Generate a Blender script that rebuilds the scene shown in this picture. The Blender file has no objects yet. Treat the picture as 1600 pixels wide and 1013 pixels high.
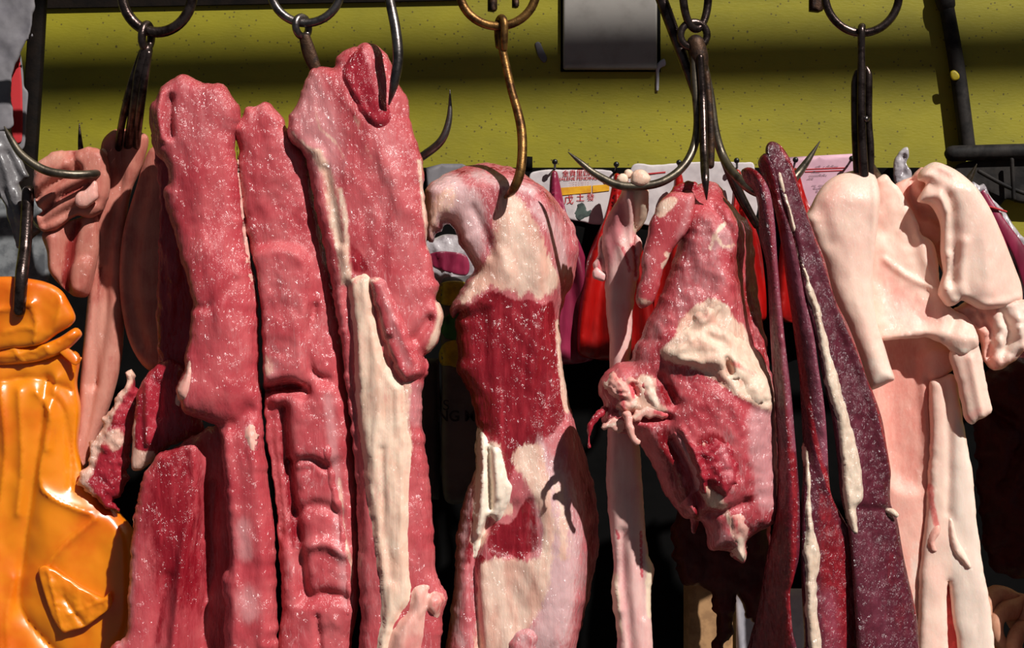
import bpy, math, random
import numpy as np
from mathutils import Vector, Matrix
from mathutils.geometry import delaunay_2d_cdt

random.seed(4)
RNG = np.random.default_rng(7)
SC = bpy.context.scene
COL = SC.collection
S = 0.00072                 # metres per photo pixel at the plane of the hanging meat
CAM_D = 2.0                 # camera distance to that plane
ZC = 1.6                    # camera height
HF = 506.5
LUMP = 0.6

# ------------------------------------------------------------------ helpers
def lin(c):
    c = c / 255.0
    return c / 12.92 if c <= 0.04045 else ((c + 0.055) / 1.055) ** 2.4
def rgb(r, g, b): return (lin(r), lin(g), lin(b), 1.0)

def sc_at(d): return (CAM_D + d * S) * S / CAM_D
def pt(px, py, d):
    s = sc_at(d)
    return Vector(((px - 800) * s, d * S, ZC - (py - HF) * s))

def catmull(pts, step=5.0, closed=True):
    P = np.array(pts, float)
    n = len(P)
    out = []
    rng = range(n if closed else n - 1)
    for i in rng:
        if closed:
            p0, p1, p2, p3 = P[i-1], P[i], P[(i+1) % n], P[(i+2) % n]
        else:
            p0, p1, p2, p3 = P[max(i-1, 0)], P[i], P[i+1], P[min(i+2, n-1)]
        L = np.linalg.norm(p2[:2] - p1[:2]) if P.shape[1] == 2 else np.linalg.norm(p2 - p1)
        m = max(1, int(round(L / step)))
        t1 = (p2 - p0) * 0.5; t2 = (p3 - p1) * 0.5
        # limit tangents so that sharp corners do not overshoot
        for t in (t1, t2):
            l = np.linalg.norm(t)
            if l > L * 1.2: t *= L * 1.2 / l
        for k in range(m):
            u = k / m
            h00 = 2*u**3 - 3*u**2 + 1; h10 = u**3 - 2*u**2 + u
            h01 = -2*u**3 + 3*u**2; h11 = u**3 - u**2
            out.append(h00*p1 + h10*t1 + h01*p2 + h11*t2)
    if not closed: out.append(P[-1])
    return np.array(out)

def seg_dist(P, poly, closed=True):
    """unsigned distance from points P to a polyline"""
    A = np.array(poly, float)
    B = np.roll(A, -1, axis=0) if closed else A[1:]
    if not closed: A = A[:-1]
    best = np.full(len(P), 1e9)
    for a0 in range(0, len(A), 64):
        a = A[a0:a0+64]; b = B[a0:a0+64]
        ab = b - a
        L2 = np.maximum((ab**2).sum(1), 1e-9)
        ap = P[:, None, :] - a[None]
        t = np.clip((ap * ab[None]).sum(2) / L2[None], 0, 1)
        q = ap - t[..., None] * ab[None]
        best = np.minimum(best, np.sqrt((q**2).sum(2)).min(1))
    return best

def inside(P, poly):
    A = np.array(poly, float); B = np.roll(A, -1, axis=0)
    c = np.zeros(len(P), bool)
    x = P[:, 0]; y = P[:, 1]
    for (x1, y1), (x2, y2) in zip(A, B):
        if y1 == y2: continue
        m = ((y1 > y) != (y2 > y))
        xi = (x2 - x1) * (y - y1) / (y2 - y1) + x1
        c ^= m & (x < xi)
    return c

def _h(ix, iy, seed):
    v = (ix.astype(np.int64) * 374761393 + iy.astype(np.int64) * 668265263 + seed * 974634777) & 0xffffffff
    v = ((v ^ (v >> 13)) * 1274126177) & 0xffffffff
    return ((v ^ (v >> 16)) & 0xffff) / 32767.5 - 1.0
def vnoise(x, y, seed=0):
    ix = np.floor(x); iy = np.floor(y)
    fx = x - ix; fy = y - iy
    ux = fx*fx*fx*(fx*(fx*6-15)+10); uy = fy*fy*fy*(fy*(fy*6-15)+10)
    a = _h(ix, iy, seed); b = _h(ix+1, iy, seed); c = _h(ix, iy+1, seed); d = _h(ix+1, iy+1, seed)
    return (a*(1-ux)+b*ux)*(1-uy) + (c*(1-ux)+d*ux)*uy
def fbm(x, y, seed=0, o=3):
    r = 0; a = 1.0
    for k in range(o):
        r = r + a * vnoise(x * 2**k + 17.3*k, y * 2**k - 9.1*k, seed + k)
        a *= 0.5
    return r
def sstep(t):
    t = np.clip(t, 0, 1); return t*t*(3-2*t)

def feat(P, fs):
    """sum of ridges, grooves and raised patches, in pixels toward the viewer"""
    r = np.zeros(len(P))
    for f in fs:
        k = f[0]
        if k == 's':                                   # ridge / groove along a curve
            c = catmull(f[1], 8, False)
            r += f[3] * np.exp(-(seg_dist(P, c, False) / f[2])**2)
        elif k == 'c':                                 # sharp crease
            c = catmull(f[1], 8, False)
            r += f[3] * np.exp(-seg_dist(P, c, False) / f[2])
        elif k == 'p':                                 # plateau with soft edge
            c = catmull(f[1], 8, True)
            d = seg_dist(P, c, True); d[~inside(P, c)] *= -1
            r += f[3] * sstep((d / f[2] + 1) * 0.5)
        elif k == 'n':                                 # lumps  (scale x, scale y, amp, seed)
            r += f[3] * LUMP * fbm(P[:, 0] / f[1], P[:, 1] / f[2], f[4] if len(f) > 4 else 0)
        elif k == 'f':
            r += f[1](P)
    return r
def mask(P, fs):
    r = np.zeros(len(P))
    for f in fs:
        if f[0] == 's':
            c = catmull(f[1], 8, False)
            v = f[3] * np.exp(-(seg_dist(P, c, False) / f[2])**2)
        elif f[0] == 'p':
            c = catmull(f[1], 8, True)
            d = seg_dist(P, c, True); d[~inside(P, c)] *= -1
            v = f[3] * sstep((d / f[2] + 1) * 0.5)
        elif f[0] == 'c': v = np.full(len(P), f[1])
        elif f[0] == 'f': v = f[1](P)
        r = np.where(np.array(v) < 0, r + v, np.maximum(r, v)) if np.any(np.array(v) < 0) else np.maximum(r, v)
    return np.clip(r, 0, 1)

def tag(o, label=None, cat=None, group=None, kind=None):
    if label: o['label'] = label
    if cat: o['category'] = cat
    if group: o['group'] = group
    if kind: o['kind'] = kind
    return o
def thing(name, label, cat, at, group=None):
    o = bpy.data.objects.new(name, None); COL.objects.link(o)
    o.location = pt(*at); o.empty_display_size = 0.02
    return tag(o, label, cat, group)
def mesh_obj(name, V, F, mat, parent=None, at=None, smooth=True, attrs=None):
    V = np.asarray(V, float)
    if parent is not None:
        org = np.zeros(3); q = parent
        while q is not None: org = org + np.array(q.location); q = q.parent
    elif at is not None: org = np.array(pt(*at))
    else: org = V.mean(0)
    me = bpy.data.meshes.new(name)
    me.from_pydata((V - org).tolist(), [], F)
    if smooth: me.polygons.foreach_set('use_smooth', [True] * len(me.polygons))
    if attrs:
        for k, v in attrs.items():
            a = me.attributes.new(k, 'FLOAT', 'POINT'); a.data.foreach_set('value', np.asarray(v, np.float32))
    me.materials.append(mat); me.update()
    o = bpy.data.objects.new(name, me); COL.objects.link(o)
    if parent is not None: o.parent = parent
    else: o.location = org
    return o

class Rel: pass
def relief(name, outline, d0, T, R, mat, parent=None, at=None, feats=(), base=None, masks=None,
           rag=0.0, ragscale=14, Tb=None, sp=4.2, on=None, lift=0.0, seed=0, smooth_out=True, pw=2.0, hard=False):
    """A solid body: an outline filled with a closed, inflated and sculpted skin (front and back)."""
    C = catmull(outline, sp * 0.9, True) if smooth_out else np.array(outline, float)
    if on is not None and not hard and T > 2: lift = -0.8
    # consistent orientation
    ar = (C[:, 0]*np.roll(C[:, 1], -1) - np.roll(C[:, 0], -1)*C[:, 1]).sum()
    if ar < 0: C = C[::-1]
    tan = np.roll(C, -1, 0) - np.roll(C, 1, 0)
    tan /= np.maximum(np.linalg.norm(tan, axis=1, keepdims=True), 1e-6)
    nin = np.stack([-tan[:, 1], tan[:, 0]], 1)
    if rag:
        w = fbm(C[:, 0]/ragscale, C[:, 1]/ragscale, seed+31, 3)
        C = C + nin * (w * rag)[:, None]
    x0, y0 = C.min(0); x1, y1 = C.max(0)
    gx, gy = np.meshgrid(np.arange(x0, x1, sp), np.arange(y0, y1, sp*0.866))
    gx[1::2] += sp*0.5
    G = np.stack([gx.ravel(), gy.ravel()], 1)
    G = G + RNG.uniform(-0.12, 0.12, G.shape)*sp
    rings = [C + nin*o for o in (1.3, 3.4)]
    G = G[inside(G, C)]
    dG = seg_dist(G, C); G = G[dG > 3.4 + sp*0.6]
    RR = []
    for r, o in zip(rings, (1.3, 3.4)):
        m = inside(r, C); r = r[m]
        if len(r):
            r = r[seg_dist(r, C) > o*0.8]; RR.append(r)
    P = np.concatenate([C] + RR + [G])
    n0 = len(C)
    res = delaunay_2d_cdt([Vector(p) for p in P], [], [list(range(n0))], 1, 1e-4)
    V2 = np.array([(v[0], v[1]) for v in res[0]]); tris = [tuple(f) for f in res[2]]
    # boundary edges
    from collections import Counter
    ec = Counter()
    for t in tris:
        for a, b in zip(t, t[1:] + t[:1]): ec[(min(a, b), max(a, b))] += 1
    bnd = set()
    for (a, b), c in ec.items():
        if c == 1: bnd.add(a); bnd.add(b)
    D0 = d0 if on is None else on.D0
    r = Rel(); r.D0 = D0
    feats = list(feats)
    def prof(P):
        d = seg_dist(P, C)
        if on is not None and not hard:
            return sstep(d / R), d
        u = np.clip(d / (R*0.5), 0, 1); u2 = np.clip(d / (R*1.5), 0, 1)
        return 0.55*(1 - (1-u)**pw)**(1/pw) + 0.45*(1 - (1-u2)**2)**0.5, d
    def basef(P):
        if on is not None: return on.front(P) - lift
        b = np.full(len(P), float(d0))
        if base is not None: b = b + base(P)
        return b
    def front(P, known_inside=False):
        P = np.asarray(P, float)
        p, d = prof(P)
        ins = np.ones(len(P), bool) if known_inside else inside(P, C)
        e = sstep(d / max(4.0, 0.25*R))
        h = (T*p + (feat(P, feats)*e if feats else 0.0)) * ins
        return basef(P) - h
    r.front = front
    isb = np.zeros(len(V2), bool); isb[list(bnd)] = True
    b0 = basef(V2)
    df = front(V2, True); df[isb] = b0[isb]
    p, _ = prof(V2)
    db = b0 + (T if Tb is None else Tb) * p
    db[isb] = b0[isb]
    s = sc_at(D0)
    def to3(P, d): return np.stack([(P[:, 0]-800)*s, d*S, ZC - (P[:, 1]-HF)*s], 1)
    nv = len(V2)
    idx_back = np.arange(nv); k = nv; bi = []
    for i in range(nv):
        if not isb[i]: idx_back[i] = k; k += 1; bi.append(i)
    Vall = np.concatenate([to3(V2, df), to3(V2[bi], db[bi])])
    # orientation: front must face -Y
    t = tris[0]
    F = []
    TA = np.array(tris); A_, B_, C_ = V2[TA[:, 0]], V2[TA[:, 1]], V2[TA[:, 2]]
    cr = ((B_[:, 0]-A_[:, 0])*(C_[:, 1]-A_[:, 1]) - (B_[:, 1]-A_[:, 1])*(C_[:, 0]-A_[:, 0])).sum()
    flip = cr > 0            # image y is down
    for t in tris:
        f = t[::-1] if flip else t
        F.append(f)
        F.append(tuple(int(idx_back[i]) for i in f[::-1]))
    attrs = {}
    if masks:
        for kx, fs in masks.items():
            v = mask(V2, fs); attrs[kx] = np.concatenate([v, v[bi]])
    r.obj = mesh_obj(name, Vall, F, mat, parent, at, True, attrs)
    return r

def sweep(name, pts, rad, mat, parent=None, at=None, n=14, wdir=None, step=6, flat=None, lump=0.0, lscale=20, cap='round', expo=2.0, masks=None, feats=None):
    """A solid swept along a curve of (px,py,depth); rad: radius per point, or (half width, half thickness)."""
    A = np.array([list(p) + (list(r) if isinstance(r, (tuple, list)) else [r, r]) for p, r in zip(pts, rad if isinstance(rad, (list,)) else [rad]*len(pts))], float)
    Cc = catmull(A, step, False)
    X = np.array([pt(*c[:3]) for c in Cc])
    Rw = np.maximum(Cc[:, 3], 0.05) * S; Rt = np.maximum(Cc[:, 4], 0.05) * S
    T = np.gradient(X, axis=0); T /= np.linalg.norm(T, axis=1, keepdims=True)
    if wdir is None:
        w = np.array([1.0, 0, 0]) if abs(T[0][0]) < 0.8 else np.array([0, 1.0, 0])
        W = []
        for t in T:
            w = w - t*np.dot(w, t); w = w/np.linalg.norm(w); W.append(w)
        W = np.array(W)
    else:
        wd = wdir if isinstance(wdir, list) else [wdir]*2
        W0 = np.array([wd[min(int(round(i/(len(X)-1)*(len(wd)-1))), len(wd)-1)] for i in range(len(X))], float) if len(wd) < 2 else \
             np.stack([np.interp(np.linspace(0, len(wd)-1, len(X)), range(len(wd)), [q[j] for q in wd]) for j in range(3)], 1)
        W = W0 - T*(W0*T).sum(1, keepdims=True); W /= np.linalg.norm(W, axis=1, keepdims=True)
    N = np.cross(T, W)
    sts = []
    if cap == 'round':
        for q in (0.25, 0.65, 0.9):
            sts.append((0, -math.sqrt(max(0, 1-q*q)), q))
    for i in range(len(X)): sts.append((i, 0, 1))
    if cap == 'round':
        for q in (0.9, 0.65, 0.25):
            sts.append((len(X)-1, math.sqrt(max(0, 1-q*q)), q))
    V = []; L = []
    ang = np.linspace(0, 2*math.pi, n, endpoint=False)
    ca = np.sign(np.cos(ang))*np.abs(np.cos(ang))**(2/expo); sa = np.sign(np.sin(ang))*np.abs(np.sin(ang))**(2/expo)
    for (i, off, q) in sts:
        c = X[i] + T[i]*off*min(Rw[i], Rt[i])
        ring = c + np.outer(ca*Rw[i]*q, W[i]) + np.outer(sa*Rt[i]*q, N[i])
        V.append(ring)
    V = np.concatenate(V)
    if lump:
        u = V/S
        nn = fbm(u[:, 0]/lscale + u[:, 1]/lscale*0.7, u[:, 2]/lscale + u[:, 1]/lscale*0.3, 5)
        cen = np.repeat(np.array([X[i] for i, _, _ in sts]), n, 0)
        dr = V - cen; dl = np.linalg.norm(dr, axis=1, keepdims=True); V = V + dr/np.maximum(dl, 1e-6)*(nn*lump*S)[:, None]
    F = []
    m = len(sts)
    for i in range(m-1):
        for j in range(n):
            a = i*n+j; b = i*n+(j+1) % n
            F.append((a, b, b+n, a+n))
    F.append(tuple(range(n-1, -1, -1))); F.append(tuple(range((m-1)*n, m*n)))
    at2 = None
    if masks:
        u = np.stack([V[:, 0]/S*1.0 + 800, HF - (V[:, 2]-ZC)/S], 1)
        at2 = {k: mask(u, fs) for k, fs in masks.items()}
    return mesh_obj(name, V, F, mat, parent, at, True, at2)

def torus(name, c, rx, ry, r, mat, parent=None, tilt=0.0, at=None, yaw=0.0, n=48, m=12):
    """a ring of rod: centre in pixels, radii in pixels, turned about the vertical by yaw"""
    o = np.array(pt(*c)); V = []; F = []
    for i in range(n):
        a = 2*math.pi*i/n
        for j in range(m):
            b = 2*math.pi*j/m
            x = (rx + r*math.cos(b))*math.cos(a); z = (ry + r*math.cos(b))*math.sin(a); y = r*math.sin(b)
            x, z = x*math.cos(tilt) - z*math.sin(tilt), x*math.sin(tilt) + z*math.cos(tilt)
            x, y = x*math.cos(yaw) - y*math.sin(yaw), x*math.sin(yaw) + y*math.cos(yaw)
            V.append(o + np.array((x, y, z))*S)
    for i in range(n):
        for j in range(m):
            F.append((i*m+j, ((i+1) % n)*m+j, ((i+1) % n)*m+(j+1) % m, i*m+(j+1) % m))
    return mesh_obj(name, V, F, mat, parent, at)

def box(name, x0, x1, y0, y1, z0, z1, mat, parent=None, bev=0.0, corners=None):
    V = corners or [(x, y, z) for x in (x0, x1) for y in (y0, y1) for z in (z0, z1)]
    F = [(0, 1, 3, 2), (4, 6, 7, 5), (0, 4, 5, 1), (2, 3, 7, 6), (0, 2, 6, 4), (1, 5, 7, 3)]
    o = mesh_obj(name, V, F, mat, parent, smooth=False)
    if bev:
        m = o.modifiers.new('bevel', 'BEVEL'); m.width = bev; m.segments = 3
    return o

def flat(name, outline, d, th, mat, parent):
    V = [pt(x, y, d) for x, y in outline] + [pt(x, y, d + th) for x, y in outline]
    n = len(outline)
    ar = sum(outline[i][0]*outline[(i+1) % n][1] - outline[(i+1) % n][0]*outline[i][1] for i in range(n))
    o = list(range(n)) if ar < 0 else list(range(n))[::-1]
    F = [tuple(o), tuple(i + n for i in o[::-1])] + [(o[(k+1) % n], o[k], o[k] + n, o[(k+1) % n] + n) for k in range(n)]
    return mesh_obj(name, [list(v) for v in V], F, mat, parent, smooth=False)

def text(name, body, px, py, d, size, mat, parent, rot=0.0, bold=0.0):
    cu = bpy.data.curves.new(name, 'FONT'); cu.body = body; cu.size = size * sc_at(d) * 1.38
    cu.align_x = 'CENTER'; cu.align_y = 'CENTER'; cu.extrude = 0.00008; cu.offset = bold
    t = bpy.data.objects.new('tmp', cu); COL.objects.link(t)
    bpy.context.view_layer.update()
    me = bpy.data.meshes.new_from_object(t.evaluated_get(bpy.context.evaluated_depsgraph_get()))
    bpy.data.objects.remove(t); bpy.data.curves.remove(cu)
    me.name = name
    me.transform(Matrix.Rotation(math.radians(90), 4, 'X') @ Matrix.Rotation(rot, 4, 'Z'))
    me.materials.clear(); me.materials.append(mat)
    o = bpy.data.objects.new(name, me); COL.objects.link(o)
    o.parent = parent; o.location = pt(px, py, d) - Vector(parent.location)
    return o

# ------------------------------------------------------------------ materials
def new_mat(name):
    m = bpy.data.materials.new(name); m.use_nodes = True
    nt = m.node_tree; b = nt.nodes['Principled BSDF']
    return m, nt, b
def N(nt, t, **kw):
    n = nt.nodes.new(t)
    for k, v in kw.items():
        if k in n.inputs: n.inputs[k].default_value = v
        else: setattr(n, k, v)
    return n
def L(nt, a, b): nt.links.new(a, b)
def noise(nt, vec, scale, detail=3, rough=0.55, dist=0.0):
    n = N(nt, 'ShaderNodeTexNoise', Scale=scale, Detail=detail, Roughness=rough, Distortion=dist)
    L(nt, vec, n.inputs['Vector']); return n.outputs['Fac']
def mp(nt, vec, scale, rot=(0, 0, 0)):
    m = N(nt, 'ShaderNodeMapping'); m.inputs['Scale'].default_value = scale; m.inputs['Rotation'].default_value = rot
    L(nt, vec, m.inputs['Vector']); return m.outputs[0]
def mth(nt, op, a, b=None, c=None):
    n = N(nt, 'ShaderNodeMath', operation=op)
    for i, v in enumerate((a, b, c)):
        if v is None: continue
        if isinstance(v, (int, float)): n.inputs[i].default_value = v
        else: L(nt, v, n.inputs[i])
    return n.outputs[0]
def ramp(nt, v, lo, hi):
    n = N(nt, 'ShaderNodeMapRange', interpolation_type='SMOOTHSTEP'); n.inputs[1].default_value = lo; n.inputs[2].default_value = hi
    L(nt, v, n.inputs[0]); return n.outputs[0]
def mixc(nt, fac, a, b):
    n = N(nt, 'ShaderNodeMix', data_type='RGBA')
    if isinstance(fac, (int, float)): n.inputs[0].default_value = fac
    else: L(nt, fac, n.inputs[0])
    for i, v in ((6, a), (7, b)):
        if isinstance(v, tuple): n.inputs[i].default_value = v
        else: L(nt, v, n.inputs[i])
    return n.outputs[2]

def meat(name, a, b, deep=None, fat=None, mem=None, grain=(1, 1, 0.14), gscale=420, gamp=0.5, bump=0.6, fine=190, low=None, gl=1.0, wetf=0.12,
         rough=0.36, coat=1.0, sss=0.12, sssr=0.006, mott=30, edge=0.75, spots=None, fatb=None, streak=0.0, crot=(0, 0, 0), coatr=0.21):
    m, nt, bs = new_mat(name)
    tc = N(nt, 'ShaderNodeTexCoord').outputs['Object']
    n1 = noise(nt, tc, mott, 4, 0.6, 0.4)
    col = mixc(nt, ramp(nt, n1, 0.32, 0.68), a, b)
    if low is not None:
        col = mixc(nt, mth(nt, 'MULTIPLY', ramp(nt, noise(nt, mp(nt, tc, (1, 1, 0.6)), 11, 3, 0.6, 0.5), 0.4, 0.68), 0.75), col, low)
    gv = mp(nt, tc, grain, crot)
    if streak:
        ns = noise(nt, mp(nt, tc, (1, 1, 0.22), (0, 0.18, 0)), 85, 4, 0.6, 0.8)
        band = mth(nt, 'SUBTRACT', 1.0, ramp(nt, mth(nt, 'ABSOLUTE', mth(nt, 'SUBTRACT', ns, 0.5)), 0.0, 0.035))
        band = mth(nt, 'MULTIPLY', band, ramp(nt, noise(nt, tc, 22, 3), 0.45, 0.62))
        col = mixc(nt, mth(nt, 'MULTIPLY', band, streak), col, mem or b)
    ng = noise(nt, gv, gscale, 3, 0.6)
    col = mixc(nt, mth(nt, 'MULTIPLY', ramp(nt, ng, 0.35, 0.7), 0.30), col, tuple(c + min(c*0.35, (1-c)*0.16) for c in a[:3]) + (1,))
    ne = noise(nt, mp(nt, tc, (1, 1, 0.35), crot), 95, 5, 0.65, 0.6)
    ne2 = noise(nt, mp(nt, tc, (1, 1, 0.5), crot), 330, 3, 0.6)
    ne0 = mth(nt, 'MULTIPLY', mth(nt, 'ADD', mth(nt, 'SUBTRACT', ne, 0.5), mth(nt, 'MULTIPLY', mth(nt, 'SUBTRACT', ne2, 0.5), 0.5)), edge)
    fats = None
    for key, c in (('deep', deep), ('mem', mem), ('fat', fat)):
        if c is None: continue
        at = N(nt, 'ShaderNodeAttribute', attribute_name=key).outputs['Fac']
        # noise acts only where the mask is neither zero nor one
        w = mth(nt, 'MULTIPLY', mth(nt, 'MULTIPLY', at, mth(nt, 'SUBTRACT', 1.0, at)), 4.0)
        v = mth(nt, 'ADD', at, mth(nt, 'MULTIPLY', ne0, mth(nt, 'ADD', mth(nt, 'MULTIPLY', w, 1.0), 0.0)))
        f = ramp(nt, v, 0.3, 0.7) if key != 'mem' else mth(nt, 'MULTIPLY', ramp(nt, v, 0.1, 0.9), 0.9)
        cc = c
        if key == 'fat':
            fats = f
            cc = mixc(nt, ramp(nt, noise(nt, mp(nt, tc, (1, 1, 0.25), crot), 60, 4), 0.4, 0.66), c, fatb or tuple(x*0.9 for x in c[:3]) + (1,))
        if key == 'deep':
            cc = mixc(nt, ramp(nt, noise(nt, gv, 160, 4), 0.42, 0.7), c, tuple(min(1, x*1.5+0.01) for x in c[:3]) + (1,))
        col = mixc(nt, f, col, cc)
    if spots:
        ns = noise(nt, tc, 55, 2)
        col = mixc(nt, mth(nt, 'MULTIPLY', ramp(nt, ns, 0.66, 0.74), 0.7), col, spots)
    L(nt, col, bs.inputs['Base Color'])
    bs.inputs['Roughness'].default_value = 0.5
    bs.inputs['Specular IOR Level'].default_value = 0.22
    bs.inputs['Coat Weight'].default_value = coat
    bs.inputs['Coat Roughness'].default_value = coatr
    bs.inputs['Subsurface Weight'].default_value = sss
    bs.inputs['Subsurface Radius'].default_value = (1.0, 0.28, 0.2)
    bs.inputs['Subsurface Scale'].default_value = sssr
    nm = noise(nt, mp(nt, tc, (1, 1, 0.4), crot), 120, 4, 0.6)
    wet = ramp(nt, noise(nt, mp(nt, tc, (1, 1, 0.6)), 34, 3, 0.6), 0.36, 0.58)       # smooth wet film against open grain
    wet = mth(nt, 'ADD', mth(nt, 'MULTIPLY', wet, 1.0 - wetf), wetf)
    b1 = N(nt, 'ShaderNodeBump', Strength=bump, Distance=0.0016)
    L(nt, mth(nt, 'ADD', mth(nt, 'MULTIPLY', ng, gamp), mth(nt, 'MULTIPLY', nm, 0.8)), b1.inputs['Height']); L(nt, b1.outputs[0], bs.inputs['Normal'])
    nf = noise(nt, mp(nt, tc, (1, 1, 0.5), (0, 0.5, 0)), fine, 3, 0.5)
    b2 = N(nt, 'ShaderNodeBump', Strength=1.0, Distance=0.015*bump*gl)
    hs = mth(nt, 'ADD', mth(nt, 'MULTIPLY', mth(nt, 'ADD', mth(nt, 'MULTIPLY', ng, gamp*0.5), mth(nt, 'MULTIPLY', nf, 0.75)), wet), mth(nt, 'MULTIPLY', nm, 0.55))
    L(nt, hs, b2.inputs['Height']); L(nt, b2.outputs[0], bs.inputs['Coat Normal'])
    return m

def plain(name, a, b=None, rough=0.5, metal=0.0, scale=60, bump=0.1, bscale=300, sp=0.5, trans=0.0, coat=0.0, lo=0.4, hi=0.65, grain=(1, 1, 1), dist=0.001, sss=0.0, coatr=0.08):
    m, nt, bs = new_mat(name)
    tc = mp(nt, N(nt, 'ShaderNodeTexCoord').outputs['Object'], grain)
    col = mixc(nt, ramp(nt, noise(nt, tc, scale, 4, 0.6), lo, hi), a, b or a)
    L(nt, col, bs.inputs['Base Color'])
    bs.inputs['Roughness'].default_value = rough; bs.inputs['Metallic'].default_value = metal
    bs.inputs['Specular IOR Level'].default_value = sp; bs.inputs['Coat Weight'].default_value = coat; bs.inputs['Coat Roughness'].default_value = coatr
    if sss:
        bs.inputs['Subsurface Weight'].default_value = sss; bs.inputs['Subsurface Radius'].default_value = (1, .45, .15); bs.inputs['Subsurface Scale'].default_value = 0.01
    bp = N(nt, 'ShaderNodeBump', Strength=bump, Distance=dist)
    L(nt, noise(nt, tc, bscale, 4), bp.inputs['Height']); L(nt, bp.outputs[0], bs.inputs['Normal'])
    return m
# ------------------------------------------------------------------ materials in use
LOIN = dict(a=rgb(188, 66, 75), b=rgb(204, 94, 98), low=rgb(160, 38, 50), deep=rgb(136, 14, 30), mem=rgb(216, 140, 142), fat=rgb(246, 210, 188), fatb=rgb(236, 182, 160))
M_loin = meat('pork_loin_muscle', **LOIN, bump=0.55, streak=0.35)
M_loin_pale = meat('pork_loin_pale', **dict(LOIN, a=rgb(196, 78, 85), b=rgb(210, 106, 109), low=rgb(172, 50, 60)), bump=0.55, streak=0.6)
M_leg = meat('pork_leg_muscle', **dict(LOIN, a=rgb(196, 92, 100), b=rgb(212, 126, 128), low=rgb(180, 74, 84), deep=rgb(132, 14, 30), mem=rgb(226, 186, 186), fat=rgb(244, 208, 188), fatb=rgb(234, 182, 162)), bump=0.55, streak=0.7, edge=1.3, rough=0.34)
M_shoulder = meat('pork_shoulder_muscle', **dict(LOIN, a=rgb(188, 66, 76), b=rgb(208, 104, 108), low=rgb(164, 42, 54), deep=rgb(132, 10, 24), mem=rgb(212, 148, 150)), bump=0.6, streak=0.7, edge=1.2, rough=0.32)
M_fat = meat('pork_fat', a=rgb(246, 214, 190), b=rgb(238, 190, 166), deep=rgb(214, 96, 96), mem=rgb(232, 150, 140), fat=rgb(252, 232, 212), grain=(1, 1, 0.06), gscale=260, gamp=0.7, bump=0.45, rough=0.42, coat=0.4, sss=0.15, streak=0.45)
M_fatpink = meat('pink_fat', a=rgb(240, 184, 168), b=rgb(232, 158, 146), deep=rgb(206, 84, 90), mem=rgb(222, 132, 128), fat=rgb(248, 216, 196), grain=(1, 1, 0.2), gscale=260, bump=0.45, coat=0.7)
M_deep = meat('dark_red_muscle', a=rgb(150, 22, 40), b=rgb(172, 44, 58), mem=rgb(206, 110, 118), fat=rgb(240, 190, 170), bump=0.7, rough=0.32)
M_skin = meat('pale_pork_skin', a=rgb(255, 216, 197), b=rgb(253, 202, 185), deep=rgb(232, 130, 122), mem=rgb(246, 172, 160), fat=rgb(252, 226, 210), grain=(1, 1, 0.7), gscale=420, gamp=0.25, bump=0.34, fine=260, rough=0.4, coat=0.35, sss=0.25, sssr=0.01, mott=18, coatr=0.2)
M_skin2 = meat('pink_pork_skin', a=rgb(249, 190, 172), b=rgb(243, 170, 154), deep=rgb(220, 90, 90), mem=rgb(232, 142, 128), fat=rgb(252, 220, 204), grain=(1, 1, 0.7), gscale=420, gamp=0.25, bump=0.4, fine=260, rough=0.42, coat=0.3, sss=0.25, sssr=0.01, mott=18, coatr=0.2)
M_spleen = meat('dark_spleen', a=rgb(72, 15, 30), b=rgb(94, 30, 46), deep=rgb(128, 10, 24), mem=rgb(150, 78, 96), gl=1.25, wetf=0.35, fat=rgb(232, 206, 184), grain=(1, 1, 0.8), gscale=420, gamp=0.3, bump=0.6, fine=170, rough=0.3, coat=1.0, sss=0.06, mott=120, edge=0.5)
M_vein = meat('cream_vein_fat', a=rgb(236, 212, 190), b=rgb(222, 192, 168), fat=rgb(240, 220, 200), grain=(1, 1, 0.2), bump=0.5, rough=0.4)
M_tendon = meat('pale_trotter_skin', a=rgb(238, 192, 184), b=rgb(230, 172, 168), deep=rgb(190, 84, 92), mem=rgb(206, 120, 126), fat=rgb(250, 222, 196), grain=(1, 1, 0.08), gscale=200, bump=0.35, rough=0.34, coat=0.5, sss=0.2)
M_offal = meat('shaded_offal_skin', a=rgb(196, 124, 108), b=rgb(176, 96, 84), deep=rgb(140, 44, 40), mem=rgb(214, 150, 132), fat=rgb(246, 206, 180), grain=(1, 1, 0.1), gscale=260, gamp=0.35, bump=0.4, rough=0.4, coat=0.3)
M_shademeat = meat('shade_darkened_meat', a=rgb(62, 8, 11), b=rgb(80, 14, 16), bump=0.6, rough=0.4, coat=0.2)  # meat colour darkened almost to black in place of shade
M_bone = meat('cartilage', a=rgb(240, 224, 210), b=rgb(226, 196, 186), bump=0.3, rough=0.35)

M_iron = plain('dark_iron', rgb(92, 78, 74), rgb(50, 38, 36), rough=0.28, metal=0.9, scale=70, bump=0.35, bscale=350)
M_iron_grey = plain('grey_steel', rgb(128, 120, 118), rgb(84, 78, 78), rough=0.33, metal=0.95, scale=60, bump=0.25, bscale=350)
M_iron_tip = plain('worn_tip_steel', rgb(116, 106, 92), rgb(76, 68, 60), rough=0.4, metal=0.85, scale=60, bump=0.2)
M_brass = plain('rusty_gold_iron', rgb(150, 110, 62), rgb(84, 56, 34), rough=0.42, metal=0.85, scale=80, bump=0.35, bscale=400)
M_rust = plain('brown_rust', rgb(78, 54, 38), rgb(44, 32, 28), rough=0.55, metal=0.6, scale=90, bump=0.6, bscale=300)
M_pipe = plain('black_pipe', rgb(46, 42, 40), rgb(26, 24, 24), rough=0.65, metal=0.0, sp=0.15, scale=40, bump=0.5, bscale=120)
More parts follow.
